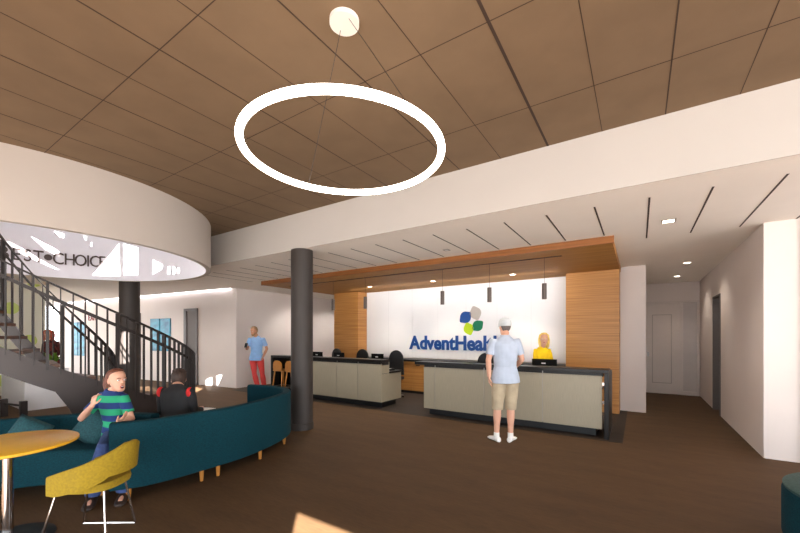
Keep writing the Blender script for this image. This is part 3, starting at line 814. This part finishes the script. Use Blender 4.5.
# yellow table
p = W(-2.97, 2.77); yt = thing('cafe_table', 'round yellow topped pedestal table with chrome post', 'table', p)
MB().lathe([(.395, .715), (.41, .722), (.41, .738), (.405, .742), (0.001, .742)], n=64).build('table_top', M['yellow'], yt, smooth=True)
MB().lathe([(.034, .02), (.034, .715)], n=24).build('post', M['chrome'], yt, smooth=True)
MB().lathe([(.27, 0), (.27, .008), (.05, .03), (.034, .035)], n=48).build('base', M['black'], yt, smooth=True)
# white coffee table + papers
p = W(-3.02, 5.32); ct = thing('coffee_table', 'round white coffee table inside the big curved sofa', 'table', p)
MB().lathe([(.34, .42), (.35, .43), (.35, .45), (0.001, .45)], n=48).build('table_top', M['white'], ct, smooth=True)
MB().lathe([(.03, .02), (.03, .42)], n=20).build('post', M['chrome'], ct, smooth=True)
MB().lathe([(.22, 0), (.22, .01), (.03, .03)], n=32).build('base', M['white'], ct, smooth=True)
mg = W(-2.95, 5.32, .452)
mx = Matrix.Translation(mg) @ Matrix.Rotation(TH+.3, 4, 'Z')
q = MB(); q.box(-.15, 0, -.1, .1, 0, .012, mx); q.box(0, .15, -.1, .1, 0, .012, mx @ Matrix.Rotation(-.12, 4, 'Y'))
tag(q.build('open_magazine', M['paper']), 'open magazine lying on the white coffee table by the man in black', 'magazine')

# ------------------------------------------------------------------ yellow tub chair (local +x = camera right, +y = ahead)
ch = thing('tub_chair', 'mustard yellow tub chair on thin chrome legs by the yellow table', 'chair', W(-2.40, 2.86), TH)
prof = []
nA = 40; inn = []; 
def shell_ring(u):            # u from -1 (near arm tip) .. 1 (far arm tip); back at u=0 pointing +x
    a = u*math.radians(118)
    rx, ry = .25, .235
    x = .02+rx*math.cos(a); y = ry*math.sin(a)
    if abs(u) > .62:           # arms run forward
        k = (abs(u)-.62)/.38; x = .02+rx*math.cos(math.radians(118)*.62)-.24*k; y = math.copysign(ry*math.sin(math.radians(118)*.62)+(-.02)*k, a)
    top = .735-.20*max(0, (abs(u)-.10)/.90)**1.0
    bot = .51-(.0 if abs(u) < .3 else .13*((abs(u)-.3)/.7)**.7)
    if abs(u) > .9: bot += (abs(u)-.9)*.2
    return x, y, top, bot
rs = []
for i in range(nA+1):
    u = -1+2*i/nA; x, y, tp, bt = shell_ring(u)
    x2, y2, _, _ = shell_ring(min(1, u+.01)); x1, y1, _, _ = shell_ring(max(-1, u-.01))
    tv = Vector((x2-x1, y2-y1)).normalized(); nv = Vector((tv.y, -tv.x)); lean = .03*max(0, 1-abs(u)*1.2)
    th_ = .022
    O = []
    for s_, z in ((1, bt), (1, tp-.01), (.6, tp), (-.6, tp), (-1, tp-.01), (-1, bt)):
        fl_ = (z-bt)/max(.01, (tp-bt)); O.append(Vector((x+nv.x*th_*s_+lean*fl_, y+nv.y*th_*s_*1.0, z)))
    rs.append(O)
MB().rings(rs).build('shell', M['mustard'], ch, smooth=True, angle=60)
q = MB()
rs = []
for z, s_ in ((.395, .88), (.40, .97), (.43, 1.0), (.455, .97), (.462, .86), (.463, .4)):
    rs.append([Vector((.01+.225*s_*math.copysign(abs(math.cos(a))**.75, math.cos(a)), .205*s_*math.copysign(abs(math.sin(a))**.75, math.sin(a)), z)) for a in [2*PI*k/32 for k in range(32)]])
q.rings(rs).build('seat', M['mustard'], ch, smooth=True)
cr = .008
FL, FR_, BL, BR = (-.24, -.19, .01), (-.21, .16, .01), (.255, -.19, .01), (.21, .17, .01)
for nm, top, ft in (('front_leg', (-.15, -.14, .40), FL), ('front_leg', (-.15, .14, .40), FR_), ('rear_leg', (.2, -.14, .40), BL), ('rear_leg', (.14, .14, .40), BR)):
    MB().tube([top, ft], cr, n=8).build(nm, M['chrome'], ch, smooth=True)
MB().tube([FR_, BR], cr, n=8).build('floor_bar', M['chrome'], ch, smooth=True)
MB().tube([FL, BL], cr, n=8).build('floor_bar', M['chrome'], ch, smooth=True)
MB().tube([(-.15, -.14, .398), (-.15, .14, .398)], cr, n=8).build('seat_bar', M['chrome'], ch, smooth=True)
MB().tube([(.14, -.14, .398), (.14, .14, .398)], cr, n=8).build('seat_bar', M['chrome'], ch, smooth=True)

# ------------------------------------------------------------------ background bits
def art(x0, x1, z0, z1, label):
    a = on_wall(x0); b = on_wall(x1); mid = (a+b)/2
    t = thing('wall_art', label, 'picture', (mid.x, mid.y, z0))
    for s0, s1 in ((0, .47), (.53, 1)):
        p0 = a.lerp(b, s0); p1 = a.lerp(b, s1)
        MB().prism([p0+nW*.005, p1+nW*.005, p1+nW*.045, p0+nW*.045], z0, z1).build('canvas', M['art'], t, world=True)
art(151.5, 171, 1.05, 2.17, 'blue two-panel abstract picture to the left of the grey door')
art(72.5, 86, .75, 2.15, 'blue two-panel abstract picture seen through the stair balusters')
a = on_wall(93); es = thing('exit_sign', 'small EXIT lettering on the left wall above the stair balusters', 'sign', (a.x, a.y, 2.2))
me = text_mesh('EXIT', .34, .01); xs = [v.co.x for v in me.vertices]
me.transform(Matrix.Rotation(math.atan2((WL0-WL1).y, (WL0-WL1).x), 4, 'Z') @ Matrix.Rotation(PI/2, 4, 'X') @ Matrix.Translation((-(max(xs)+min(xs))/2, 0, .012)))
me.materials.clear(); me.materials.append(M['red']); o = bpy.data.objects.new('lettering', me); COL.objects.link(o); o.parent = es
pl = thing('planter_box', 'long white planter box on the floor beyond the staircase', 'planter', (-11.67, 2.45, 0))
q = MB(); q.box(-12.67, -10.67, 2.1, 2.16, 0, .85); q.box(-12.67, -10.67, 2.74, 2.8, 0, .85); q.box(-12.67, -12.61, 2.16, 2.74, 0, .85); q.box(-10.73, -10.67, 2.16, 2.74, 0, .85)
q.build('box', M['white'], pl, world=True)
MB().box(-12.61, -10.73, 2.16, 2.74, 0.0, .8).build('soil', M['soil'], pl, world=True)
def plant(x, y, z, h, n, label):
    t = thing('potted_plant', label, 'plant', (x, y, z), 0)
    q = MB(); s = MB()
    for k in range(n):
        a = random.uniform(0, 2*PI); L = h*random.uniform(.6, 1); bend = random.uniform(.2, .5)*h
        pts = [Vector((bend*(i/5)**1.6*math.cos(a), bend*(i/5)**1.6*math.sin(a), L*math.sin(i/5*1.3)/math.sin(1.3))) for i in range(6)]
        side = Vector((-math.sin(a), math.cos(a), 0)); w_ = [.012, .03, .04, .04, .025, .003]
        vs = []; fs = []
        for i, p in enumerate(pts): vs += [p+side*w_[i], p-side*w_[i], p+Vector((0, 0, .004))]
        for i in range(5): fs += [(3*i, 3*i+3, 3*i+5, 3*i+2), (3*i+2, 3*i+5, 3*i+4, 3*i+1)]
        q.add(vs, fs)
    q.build('foliage', M['leaf'], t, smooth=True)
    s.lathe([(.012, 0), (.01, .12)], n=8).build('stem', M['leaf'], t)
plant(-10.95, 2.6, .80, .42, 26, 'leafy green plant at the near end of the white planter box')
plant(-11.5, 2.45, .80, .36, 22, 'lower leafy green plant in the middle of the white planter box')
# low barrier in front of the planter
bt = thing('low_barrier', 'low dark metal barrier rail with square posts left of the staircase', 'barrier', W(-7.6, 6.9))
a = W(-8.2, 7.3); b = W(-7.05, 6.85)
for f_ in (0.0, .45, 1):
    p = a.lerp(b, f_); MB().box(p.x-.05, p.x+.05, p.y-.05, p.y+.05, 0, .34).build('post', M['rail'], bt, world=True)
MB().bar(a+Vector((0, 0, .25)), b+Vector((0, 0, .25)), .03, .03).build('rail', M['rail'], bt, world=True)

# ------------------------------------------------------------------ people
def V(*a): return Vector(a)
def ellipse_ring(c, ax, ay, rx, ry, n=20, p=1.0):
    out = []
    for k in range(n):
        a = 2*PI*k/n; ca, sa = math.cos(a), math.sin(a)
        out.append(c+ax*rx*math.copysign(abs(ca)**p, ca)+ay*ry*math.copysign(abs(sa)**p, sa))
    return out
def hand(mb, wr, d, nrm, thumb_side, curl=.6, s=1.0, point=False, grip=1.0):
    """wr wrist, d along the palm, nrm out of the back of the hand"""
    d = d.normalized(); nrm = (nrm-d*nrm.dot(d)).normalized(); sd = d.cross(nrm)*thumb_side
    pl_ = .088*s
    mb.tube([wr-d*.02, wr+d*.01, wr+d*.04*s, wr+d*pl_], [(.018*s, .026*s), (.016*s, .028*s), (.014*s, .038*s), (.012*s, .039*s)], n=12, up=nrm)
    for k, (off, L) in enumerate(((.029, .068), (.0098, .076), (-.0098, .071), (-.029, .056))):
        c = wr+d*(pl_-.012)+sd*off*s; L *= s
        cu = curl*(.9+.15*k)
        if point and k == 0: cu = .15
        p = [c]; dirv = d.copy(); axis_rot = sd
        seg = [.46, .32, .22]
        for j in range(3):
            dirv = (Matrix.Rotation(-cu*(1.0 if thumb_side > 0 else -1.0)*1.0, 4, sd) @ dirv)
            # ensure bending away from nrm (to palm)
            if j == 0 and dirv.dot(nrm) > 0: dirv = dirv-2*nrm*dirv.dot(nrm)
            cand = p[-1]+dirv*L*seg[j]*1.15; p.append(cand)
        # rebuild robustly in the plane (d, -nrm)
        p = [c]; a = 0
        for j in range(3):
            a += cu; p.append(p[-1]+(d*math.cos(a)-nrm*math.sin(a))*L*seg[j]*1.15)
        mb.tube(p, [.0092*s, .0088*s, .008*s, .0062*s], n=8)
    b0 = wr+d*.022*s+sd*.022*s
    mb.tube([b0, b0+sd*.026*s+d*.018*s-nrm*.008, b0+sd*.036*s+d*.046*s-nrm*.02*grip, b0+sd*.032*s+d*.068*s-nrm*.034*grip], [.013*s, .0115*s, .0098*s, .007*s], n=8)
HEAD = [(-.004, .018, -.070, -.035), (.006, .034, -.084, -.022), (.022, .046, -.090, .0), (.045, .055, -.090, .035), (.07, .062, -.088, .062), (.095, .067, -.086, .082), (.118, .071, -.083, .094),
        (.14, .0735, -.088, .100), (.165, .0745, -.088, .101), (.19, .070, -.080, .094), (.212, .058, -.062, .076), (.228, .038, -.038, .050), (.236, .014, -.012, .022)]
def head_frame(c, f, u=Vector((0, 0, 1))):
    f = f.normalized(); y = -f; u = (u-f*u.dot(f)).normalized(); x = y.cross(u)
    return Matrix(((x.x, y.x, u.x, c.x), (x.y, y.y, u.y, c.y), (x.z, y.z, u.z, c.z), (0, 0, 0, 1)))
def head_rings(tab, mx, s, n=24, p=1.0):
    rs = []
    for z, w, f, b in tab:
        cy = (f+b)/2; ry = (b-f)/2
        rs.append([mx @ (Vector((w*math.cos(a), cy+ry*math.sin(a), z))*s) for a in [2*PI*k/n for k in range(n)]])
    return rs
def blob(mx, s, c, r, mb, rot=None):
    m3 = mx.to_3x3()
    mb.ell(mx @ (Vector(c)*s), tuple(x*s for x in r), mx=m3 if rot is None else m3 @ rot)
def person(label, loc, J, face, skin, shirt, sleeve, pants, pant_cut, shoes, hair, hair_m, up=Vector((0, 0, 1)), s=1.0, female=False, voxel=.007, handL=None, handR=None, wid=1.0, mouth_open=False, seated=False, beard=None, bodyf=None):
    t = thing('person', label, 'person', loc, TH)
    sk = M[skin]
    shm = (J['shL']+J['shR'])/2; L = (J['shL']-J['shR']).normalized()
    hpm = (J['hipL']+J['hipR'])/2; LH = (J['hipL']-J['hipR']).normalized()
    axis = (shm-hpm)
    T = axis.normalized()
    chin = J['chin']; mx = head_frame(chin, face, up)
    nb = shm+T*.05*s
    def torso(mb, g, lo=-.02, hi=1.0):
        rows = [(-.10, .150, .100), (-.02, .165, .112), (.12, .160, .108), (.32, .138 if female else .148, .096), (.52, .140 if female else .155, .102), (.72, .150 if female else .166, .108), (.88, .152 if female else .172, .098), (.97, .145 if female else .165, .085), (1.04, .115, .068), (1.10, .075, .056), (1.15, .055, .05)]
        if lo < -.1: rows = [(-.11, .192, .138), (.02, .186, .132), (.14, .172, .118)]+rows[3:]
        if seated and lo < -.1: rows = rows[1:]
        rs = []
        for f_, rx, ry in rows:
            if f_ < lo: continue
            c = hpm+axis*f_; lx = LH.lerp(L, min(1, max(0, f_))).normalized(); ly = lx.cross(T).normalized(); lx = (lx-T*lx.dot(T)).normalized()
            rs.append(ellipse_ring(c, lx, ly, (rx*wid*s+g), (ry*wid*s+g)*(1.0), p=.9))
        mb.rings(rs)
    def arm(mb, S_, g=0, upto=None, start=0):
        sh, el, wr = J['sh'+S_], J['el'+S_], J['wr'+S_]
        inn = sh.lerp(shm, .4)-T*.035
        sh = sh-T*.02
        pts = [inn, sh, sh.lerp(el, .3), sh.lerp(el, .7), el, el.lerp(wr, .3), el.lerp(wr, .7), wr]
        rr = [.045, .054, .050, .042, .038, .040, .032, .026]
        if female: rr = [r*.86 for r in rr]
        rr = [r*s*wid+g for r in rr]
        if upto is not None:
            k = {'short': 4, 'mid': 4, 'long': 8, 'elbow': 5}[upto]
            pts = pts[:k]; rr = rr[:k]
            if upto == 'short': rr[-1] += .008
        mb.tube(pts, rr, n=14)
    def legf(mb, S_, g=0, cut=None):
        h, k_, a = J['hip'+S_], J['kn'+S_], J['an'+S_]
        pts = [h+(h-k_).normalized()*.03, h.lerp(k_, .12), h.lerp(k_, .5), h.lerp(k_, .85), k_, k_.lerp(a, .3), k_.lerp(a, .65), a]
        rr = [.075, .088, .076, .058, .052, .055, .040, .034]
        rr = [r*s*wid+g for r in rr]
        if cut == 'short': pts = pts[:5]; rr = [r+.004*i for i, r in enumerate(rr[:5])]; pts[-1] = k_.lerp(h, -.05)
        elif cut == 'long': rr[5] += .008; rr[6] += .014; rr[7] += .018
        mb.tube(pts, rr, n=16)
    # body
    b = MB(); torso(b, -.012)
    nk = mx @ (Vector((0, .022, .04))*s)
    b.tube([nb-T*.05, nb.lerp(nk, .5), nk], [.058*s*(.86 if female else 1)]*3, n=16)
    b.rings(head_rings(HEAD, mx, s))
    # nose, brows, ears, jaw
    b.rings([[mx @ (Vector(v)*s) for v in r] for r in ([(-.011, -.08, .082), (.011, -.08, .082), (.012, -.108, .084), (-.012, -.108, .084)], [(-.014, -.08, .09), (.014, -.08, .09), (.009, -.113, .094), (-.009, -.113, .094)], [(-.008, -.08, .13), (.008, -.08, .13), (.005, -.092, .13), (-.005, -.092, .13)])])
    for sx_ in (-1, 1):
        blob(mx, s, (sx_*.075, .012, .108), (.008, .018, .031), b)
        blob(mx, s, (sx_*.032, -.082, .137), (.022, .010, .007), b)
    for S_ in 'LR':
        arm(b, S_); legf(b, S_)
    for S_, hh in (('L', handL), ('R', handR)):
        hh = hh or {}
        wr = J['wr'+S_]; d = hh.get('d', (wr-J['el'+S_]).normalized()); nrm = hh.get('n', L*(1 if S_ == 'L' else -1))
        hand(b, wr, d, nrm, hh.get('t', 1), hh.get('curl', .45), s*(.9 if female else 1), hh.get('point', False))
    for S_ in 'LR':
        a = J['an'+S_]; fd = J.get('ft'+S_, bodyf or (-L.cross(T)))
        fd = Vector((fd.x, fd.y, 0)).normalized()
        b.tube([a-fd*.04+V(0, 0, -.03*s), a+fd*.05+V(0, 0, -.05*s), a+fd*.15*s+V(0, 0, -.06*s)], [.032, .034, .026], n=10)
    b.build('body', sk, t, remesh=voxel, sm=2)
    # clothes
    q = MB(); torso(q, .008, lo=-.12)
    for S_ in 'LR': arm(q, S_, .009, sleeve)
    sh_o = q.build('shirt', M[shirt], t, remesh=voxel*1.15, sm=3)
    q = MB()
    T_ = T
    rs = []
    for f_, rx, ry in ((-.13, .135, .10), (-.03, .168, .118), (.10, .168, .114)) if not seated else ((-.08, .16, .12), (.02, .17, .12), (.12, .16, .11)):
        c = hpm+axis*f_; ly = LH.cross(T).normalized(); rs.append(ellipse_ring(c, LH, ly, rx*wid*s+.002, ry*wid*s+.002))
    q.rings(rs)
    for S_ in 'LR': legf(q, S_, .011, pant_cut)
    q.build('shorts' if pant_cut == 'short' else 'trousers', M[pants], t, remesh=voxel*1.15, sm=3)
    for S_ in 'LR':
        a = J['an'+S_]; fd = J.get('ft'+S_, bodyf or (-L.cross(T))); fd = Vector((fd.x, fd.y, 0)).normalized(); z0 = a.z-.085*s
        q = MB(); sd = Vector((-fd.y, fd.x, 0))
        rs = []
        for k, w_, h_ in ((-.075, .022, .035), (-.06, .034, .075), (0, .038, .085), (.05, .042, .075), (.11, .048, .055), (.17, .044, .042), (.2, .026, .03)):
            c = Vector((a.x, a.y, z0))+fd*k*s
            w_ *= 1.12
            rs.append([c+sd*w_*s*math.cos(2*PI*j/16)+V(0, 0, h_*s/2+h_*s/2*math.sin(2*PI*j/16)) for j in range(16)])
        q.rings(rs).build('shoe', M[shoes], t, remesh=.006, sm=2)
        if pant_cut == 'short':
            MB().tube([a+V(0, 0, -.02), a+V(0, 0, .05)], [.042*s, .041*s], n=14).build('sock', M['shoe_white'], t, smooth=True)
    # face details
    hd = t
    for sx_ in (-1, 1):
        e = MB(); blob(mx, s, (sx_*.031, -.0815, .120), (.0125, .008, .0085), e); eo = e.build('eye', M['eye'], t, smooth=True, angle=180)
        e = MB(); blob(mx, s, (sx_*.031, -.0885, .120), (.0055, .003, .0055), e); e.build('iris', M['iris'], eo, smooth=True, angle=180)
        e = MB(); e.tube([mx @ (Vector((sx_*x, y, z))*s) for x, y, z in ((.014, -.0925, .138), (.032, -.0915, .143), (.05, -.082, .138))], .003*s, n=6); e.build('eyebrow', M[hair_m], t, smooth=True)
    if mouth_open:
        e = MB(); blob(mx, s, (0, -.086, .045), (.021, .009, .019), e); mo = e.build('mouth', M['lip'], t, smooth=True, angle=180)
        e = MB(); blob(mx, s, (0, -.0915, .044), (.015, .006, .013), e); e.build('mouth_inside', M['mouth'], mo, smooth=True, angle=180)
        e = MB(); blob(mx, s, (0, -.094, .053), (.012, .005, .003), e); e.build('teeth', M['eye'], mo, smooth=True, angle=180)
    else:
        e = MB(); blob(mx, s, (0, -.0885, .052), (.021, .005, .006), e); e.build('mouth', M['lip'], t, smooth=True, angle=180)
    # hair
    h = MB()
    if hair in ('short', 'cap', 'pony', 'long', 'bob'):
        tab = [(.055, .052, .02, .078), (.08, .066, .018, .094), (.11, .077, .006, .106), (.135, .081, -.025, .112), (.158, .083, -.05, .113), (.175, .083, -.072, .112), (.195, .079, -.090, .106), (.218, .067, -.078, .090), (.238, .044, -.048, .062), (.248, .016, -.014, .026)]
        if hair == 'cap': tab = [(a_, w_-.004, f_+.02 if z_ else f_, b_-.006) for (a_, w_, f_, b_), z_ in zip(tab, [1]*10)][:6]
        mh = mx if hair == 'cap' else mx @ Matrix.Translation((0, 0, .12*s)) @ Matrix.Rotation(-.30, 4, 'X') @ Matrix.Translation((0, 0, -.12*s))
        h.rings(head_rings(tab, mh, s))
    if hair == 'short':
        for k in range(46):
            a = random.uniform(0, 2*PI); e_ = random.uniform(.5, 1.5); z_ = .165+.08*math.sin(e_); r_ = .085*math.cos(e_)
            blob(mx, s, (r_*math.cos(a), r_*math.sin(a)*1.1+.01, z_), (.014, .016, .014), h)
    if hair == 'pony':
        h.tube([mx @ (Vector(v)*s) for v in ((0, .09, .165), (0, .135, .16), (0, .175, .125), (.0, .185, .06), (.0, .175, -.0), (0, .155, -.05))], [.018*s, .022*s, .03*s, .034*s, .026*s, .008*s], n=12)
    if hair in ('long', 'bob'):
        dn = -.05 if hair == 'long' else -.01
        for sx_ in (-1, 1):
            h.tube([mx @ (Vector(v)*s) for v in ((sx_*.03, -.03, .228), (sx_*.077, -.022, .185), (sx_*.086, -.005, .12), (sx_*.088, -.02, .05), (sx_*.082, -.015, dn))], [.020*s, .020*s, .018*s, .022*s, .012*s], n=12)
            h.tube([mx @ (Vector(v)*s) for v in ((sx_*.05, .06, .2), (sx_*.068, .06, .1), (sx_*.07, .05, .03), (sx_*.06, .05, dn-.02))], [.04*s, .045*s, .042*s, .02*s], n=12)
        h.tube([mx @ (Vector(v)*s) for v in ((0, .07, .19), (0, .09, .1), (0, .08, .02), (0, .075, dn-.03))], [.05*s, .048*s, .044*s, .022*s], n=12)
    if hair == 'cap':
        cpm = MB()
        ct_ = [(.125, .090, -.096, .122), (.155, .094, -.10, .128), (.18, .093, -.098, .126), (.21, .085, -.088, .116), (.235, .068, -.068, .092), (.253, .04, -.04, .056), (.26, .014, -.012, .022)]
        cpm.rings(head_rings(ct_, mx, s)); co_ = cpm.build('cap', M['cap'], t, remesh=.006, sm=2)
        vz = MB(); rr_ = [[], []]
        out = [(.072*math.sin(a), -.085-.085*math.cos(a)) for a in [(-PI/2)+PI*k/12 for k in range(13)]]
        vz.rings([[mx @ (Vector((x, y, .14+z-abs(x)*.15))*s) for x, y in out] for z in (0, .006)]).build('cap_visor', M['cap'], co_, smooth=True)
    h.build('hair', M[hair_m], t, remesh=.006, sm=2)
    if beard:
        e = MB(); e.rings(head_rings([(-.012, .022, -.076, -.03), (.0, .040, -.092, -.02), (.02, .052, -.0945, .0), (.04, .058, -.0935, .02), (.062, .0635, -.07, .03), (.085, .066, -.045, .03)], mx, s)); e.build('beard', M[beard], t, remesh=.005, sm=1)
    return t, mx
def off(c): return lambda lat, d, z: Vector((lat-c[0], d-c[1], z))

# standing man at the desk (seen from behind)
o_ = off((1.49, 5.42))
J = dict(shL=o_(1.34, 5.42, 1.49), shR=o_(1.70, 5.42, 1.49), elL=o_(1.275, 5.40, 1.20), wrL=o_(1.29, 5.42, .95), elR=o_(1.79, 5.47, 1.21), wrR=o_(1.78, 5.69, 1.09),
         hipL=o_(1.44, 5.44, .93), hipR=o_(1.63, 5.44, .93), knL=o_(1.42, 5.45, .49), knR=o_(1.62, 5.45, .49), anL=o_(1.40, 5.42, .085), anR=o_(1.60, 5.40, .085),
         ftL=V(-.35, 1, 0), ftR=V(.55, .8, 0), chin=o_(1.545, 5.50, 1.575))
person('man in grey cap, pale blue shirt and khaki shorts standing at the right desk', W(1.52, 5.42), J, V(-.05, 1, -.08), 'skin', 'blueshirt', 'short', 'khaki', 'short', 'shoe_white', 'cap', 'hair_grey',
       handL=dict(d=V(.05, .1, -1), n=V(-1, 0, 0), t=-1, curl=.35), handR=dict(d=V(0, 1, -.1), n=V(0, 0, 1), t=-1, curl=.25), s=1.0, wid=1.06, voxel=.0065, bodyf=V(0, 1, 0))
# man by the left wall
o_ = off((-4.05, 10.3))
J = dict(shL=o_(-3.84, 10.3, 1.49), shR=o_(-4.22, 10.28, 1.49), elL=o_(-3.76, 10.34, 1.2), wrL=o_(-3.84, 10.26, .98), elR=o_(-4.27, 10.22, 1.20), wrR=o_(-4.19, 10.0, 1.24),
         hipL=o_(-3.94, 10.3, .94), hipR=o_(-4.14, 10.3, .94), knL=o_(-3.86, 10.26, .5), knR=o_(-4.08, 10.26, .5), anL=o_(-3.82, 10.32, .085), anR=o_(-3.98, 10.28, .085), chin=o_(-4.06, 10.22, 1.585))
p1, mx1 = person('bearded man in sky blue shirt and red trousers standing by the left wall', W(-4.05, 10.3), J, V(-.5, -1, -.25), 'skin2', 'skyshirt', 'short', 'redpants', 'long', 'shoe_dark', 'short', 'hair_sandy',
       handL=dict(d=V(-.15, -.1, -1), n=V(1, 0, 0), t=1, curl=.5), handR=dict(d=V(.1, -.5, .5), n=V(-.2, -1, -.4), t=1, curl=.9), voxel=.009, beard='hair_sandy', bodyf=V(-.1, -1, 0))
ph = thing('mobile_phone', 'dark mobile phone held by the bearded man in red trousers', 'phone', W(-4.18, 9.90, 1.25), TH)
MB().bbox(-.036, .036, -.005, .005, .0, .14, .004, Matrix.Rotation(-.5, 4, 'X')).build('phone_body', M['blackmat'], ph)
# receptionist
o_ = off((2.84, 7.1))
J = dict(shL=o_(2.92, 7.08, 1.30), shR=o_(2.66, 7.06, 1.30), elL=o_(2.97, 7.06, 1.06), wrL=o_(2.88, 6.9, .96), elR=o_(2.62, 7.02, 1.06), wrR=o_(2.72, 6.86, .96),
         hipL=o_(2.88, 7.1, .80), hipR=o_(2.71, 7.1, .80), knL=o_(2.88, 7.1, .43), knR=o_(2.71, 7.1, .43), anL=o_(2.88, 7.12, .075), anR=o_(2.71, 7.12, .075), chin=o_(2.79, 6.99, 1.39))
person('blonde receptionist in a yellow sweater standing behind the right desk', W(2.8, 7.1), J, V(-.35, -1, -.05), 'skin', 'yshirt', 'long', 'darkpants', 'long', 'shoe_dark', 'long', 'hair_blond', female=True, s=.96, wid=.86,
       handL=dict(d=V(-.3, -1, 0), n=V(0, 0, 1), t=1, curl=.4), handR=dict(d=V(.3, -1, 0), n=V(0, 0, 1), t=-1, curl=.4), voxel=.008, bodyf=V(0, -1, 0))
# red haired woman behind the stair
o_ = off((-8.85, 9.3))
J = dict(shL=o_(-8.7, 9.28, 1.41), shR=o_(-9.02, 9.28, 1.41), elL=o_(-8.63, 9.3, 1.13), wrL=o_(-8.7, 9.1, .95), elR=o_(-9.08, 9.3, 1.13), wrR=o_(-9.02, 9.1, .95),
         hipL=o_(-8.77, 9.3, .88), hipR=o_(-8.95, 9.3, .88), knL=o_(-8.77, 9.3, .47), knR=o_(-8.95, 9.3, .47), anL=o_(-8.77, 9.32, .08), anR=o_(-8.95, 9.32, .08), chin=o_(-8.85, 9.2, 1.49))
person('red haired woman in a dark red top standing behind the stair balusters', W(-9.13, 9.6), J, V(.2, -1, 0), 'skin', 'redtop', 'long', 'darkpants', 'long', 'shoe_dark', 'long', 'hair_red', female=True, voxel=.009, bodyf=V(0, -1, 0))
# seated woman in stripes, turned toward the right
o_ = off((-2.95, 3.8))
J = dict(shL=o_(-2.77, 3.66, .955), shR=o_(-3.02, 3.72, .965), elL=o_(-2.67, 3.64, .73), wrL=o_(-2.64, 3.44, .765), elR=o_(-3.12, 3.58, .745), wrR=o_(-2.89, 3.44, .905),
         hipL=o_(-2.85, 3.74, .53), hipR=o_(-2.99, 3.84, .53), knL=o_(-2.60, 3.46, .53), knR=o_(-2.76, 3.42, .53), anL=o_(-2.62, 3.47, .085), anR=o_(-2.84, 3.38, .085), chin=o_(-2.83, 3.66, 1.005))
person('laughing woman in green and navy striped shirt seated on the teal banquette', W(-2.95, 3.8), J, V(1, -.42, .02), 'skin', 'stripes', 'short', 'jeans', 'long', 'shoe_dark', 'pony', 'hair_brown', female=True, s=.93, wid=1.0,
       handR=dict(d=V(.25, -.05, 1), n=V(-.3, -.9, .1), t=1, curl=.5, point=True), handL=dict(d=V(.9, -.2, .5), n=V(.3, .2, -1), t=-1, curl=.3), mouth_open=True, seated=True, voxel=.0055, bodyf=V(.5, -1, 0))
# seated man in black, seen from behind
o_ = off((-2.57, 4.25))
J = dict(shL=o_(-2.79, 4.3, .93), shR=o_(-2.45, 4.27, .93), elL=o_(-2.83, 4.34, .66), wrL=o_(-2.76, 4.58, .64), elR=o_(-2.43, 4.32, .66), wrR=o_(-2.48, 4.56, .64),
         hipL=o_(-2.66, 4.2, .54), hipR=o_(-2.49, 4.2, .54), knL=o_(-2.72, 4.66, .53), knR=o_(-2.5, 4.66, .53), anL=o_(-2.74, 4.68, .085), anR=o_(-2.5, 4.68, .085), chin=o_(-2.66, 4.40, .925))
pm, mxm = person('dark haired man in black shirt with red shoulder patches seated with his back turned', W(-2.57, 4.25), J, V(-.55, 1, -.12), 'skin', 'blackshirt', 'long', 'darkpants', 'long', 'shoe_dark', 'short', 'hair_dark', seated=True, s=.96, voxel=.0065, wid=1.03, bodyf=V(0, 1, 0))
for S_ in (-1, 1):
    c = V(-.05+S_*.176, .005 if S_ > 0 else .03, .90)
    q = MB(); q.ell(c, (.036, .058, .062)); q.build('shoulder_patch', M['redpatch'], pm, smooth=True, angle=180)

# ------------------------------------------------------------------ lighting
wd = bpy.data.worlds.new('world'); S.world = wd; wd.use_nodes = True
bg = wd.node_tree.nodes['Background']; bg.inputs[0].default_value = (.86, .93, 1.0, 1); bg.inputs[1].default_value = 4.0
for x in (-2.3, -4.2, -6.1): spot((x, 7.95, 2.86), 60)
al = bpy.data.lights.new('wall_washer', 'AREA'); al.shape = 'RECTANGLE'; al.size = 5.6; al.size_y = .08; al.energy = 20; al.color = (1, .96, .92)
ao = bpy.data.objects.new('wall_washer', al); COL.objects.link(ao); ao.location = (-4.2, 8.0, 2.88); ao.rotation_euler = Vector((0, .75, -.65)).to_track_quat('-Z', 'Y').to_euler()
ao.rotation_euler = (math.radians(49), 0, 0)
for y in (9.1, 11.0): spot((.78, y, 2.96), 14, 2.2)
spot((.31, 5.69, 2.96), 40, 2.4); spot((-2.7, 5.56, 2.96), 40, 2.4)
for p in ((-5.3, 5.4, 2.96), (-7.8, 5.4, 2.96), (-10.5, 4.9, 2.96), (-13, 4.9, 2.96), (-16, 4.6, 2.96), (-9.2, 8.5, 2.96), (-9.2, 10.3, 2.96)): spot(p, 60, 2.5, (1, .94, .88), r=.15)
for x in (-1.36, -2.33, -3.3, -5.27, -6.27): spot((x, 6.61, 2.18), 10, 2.0)
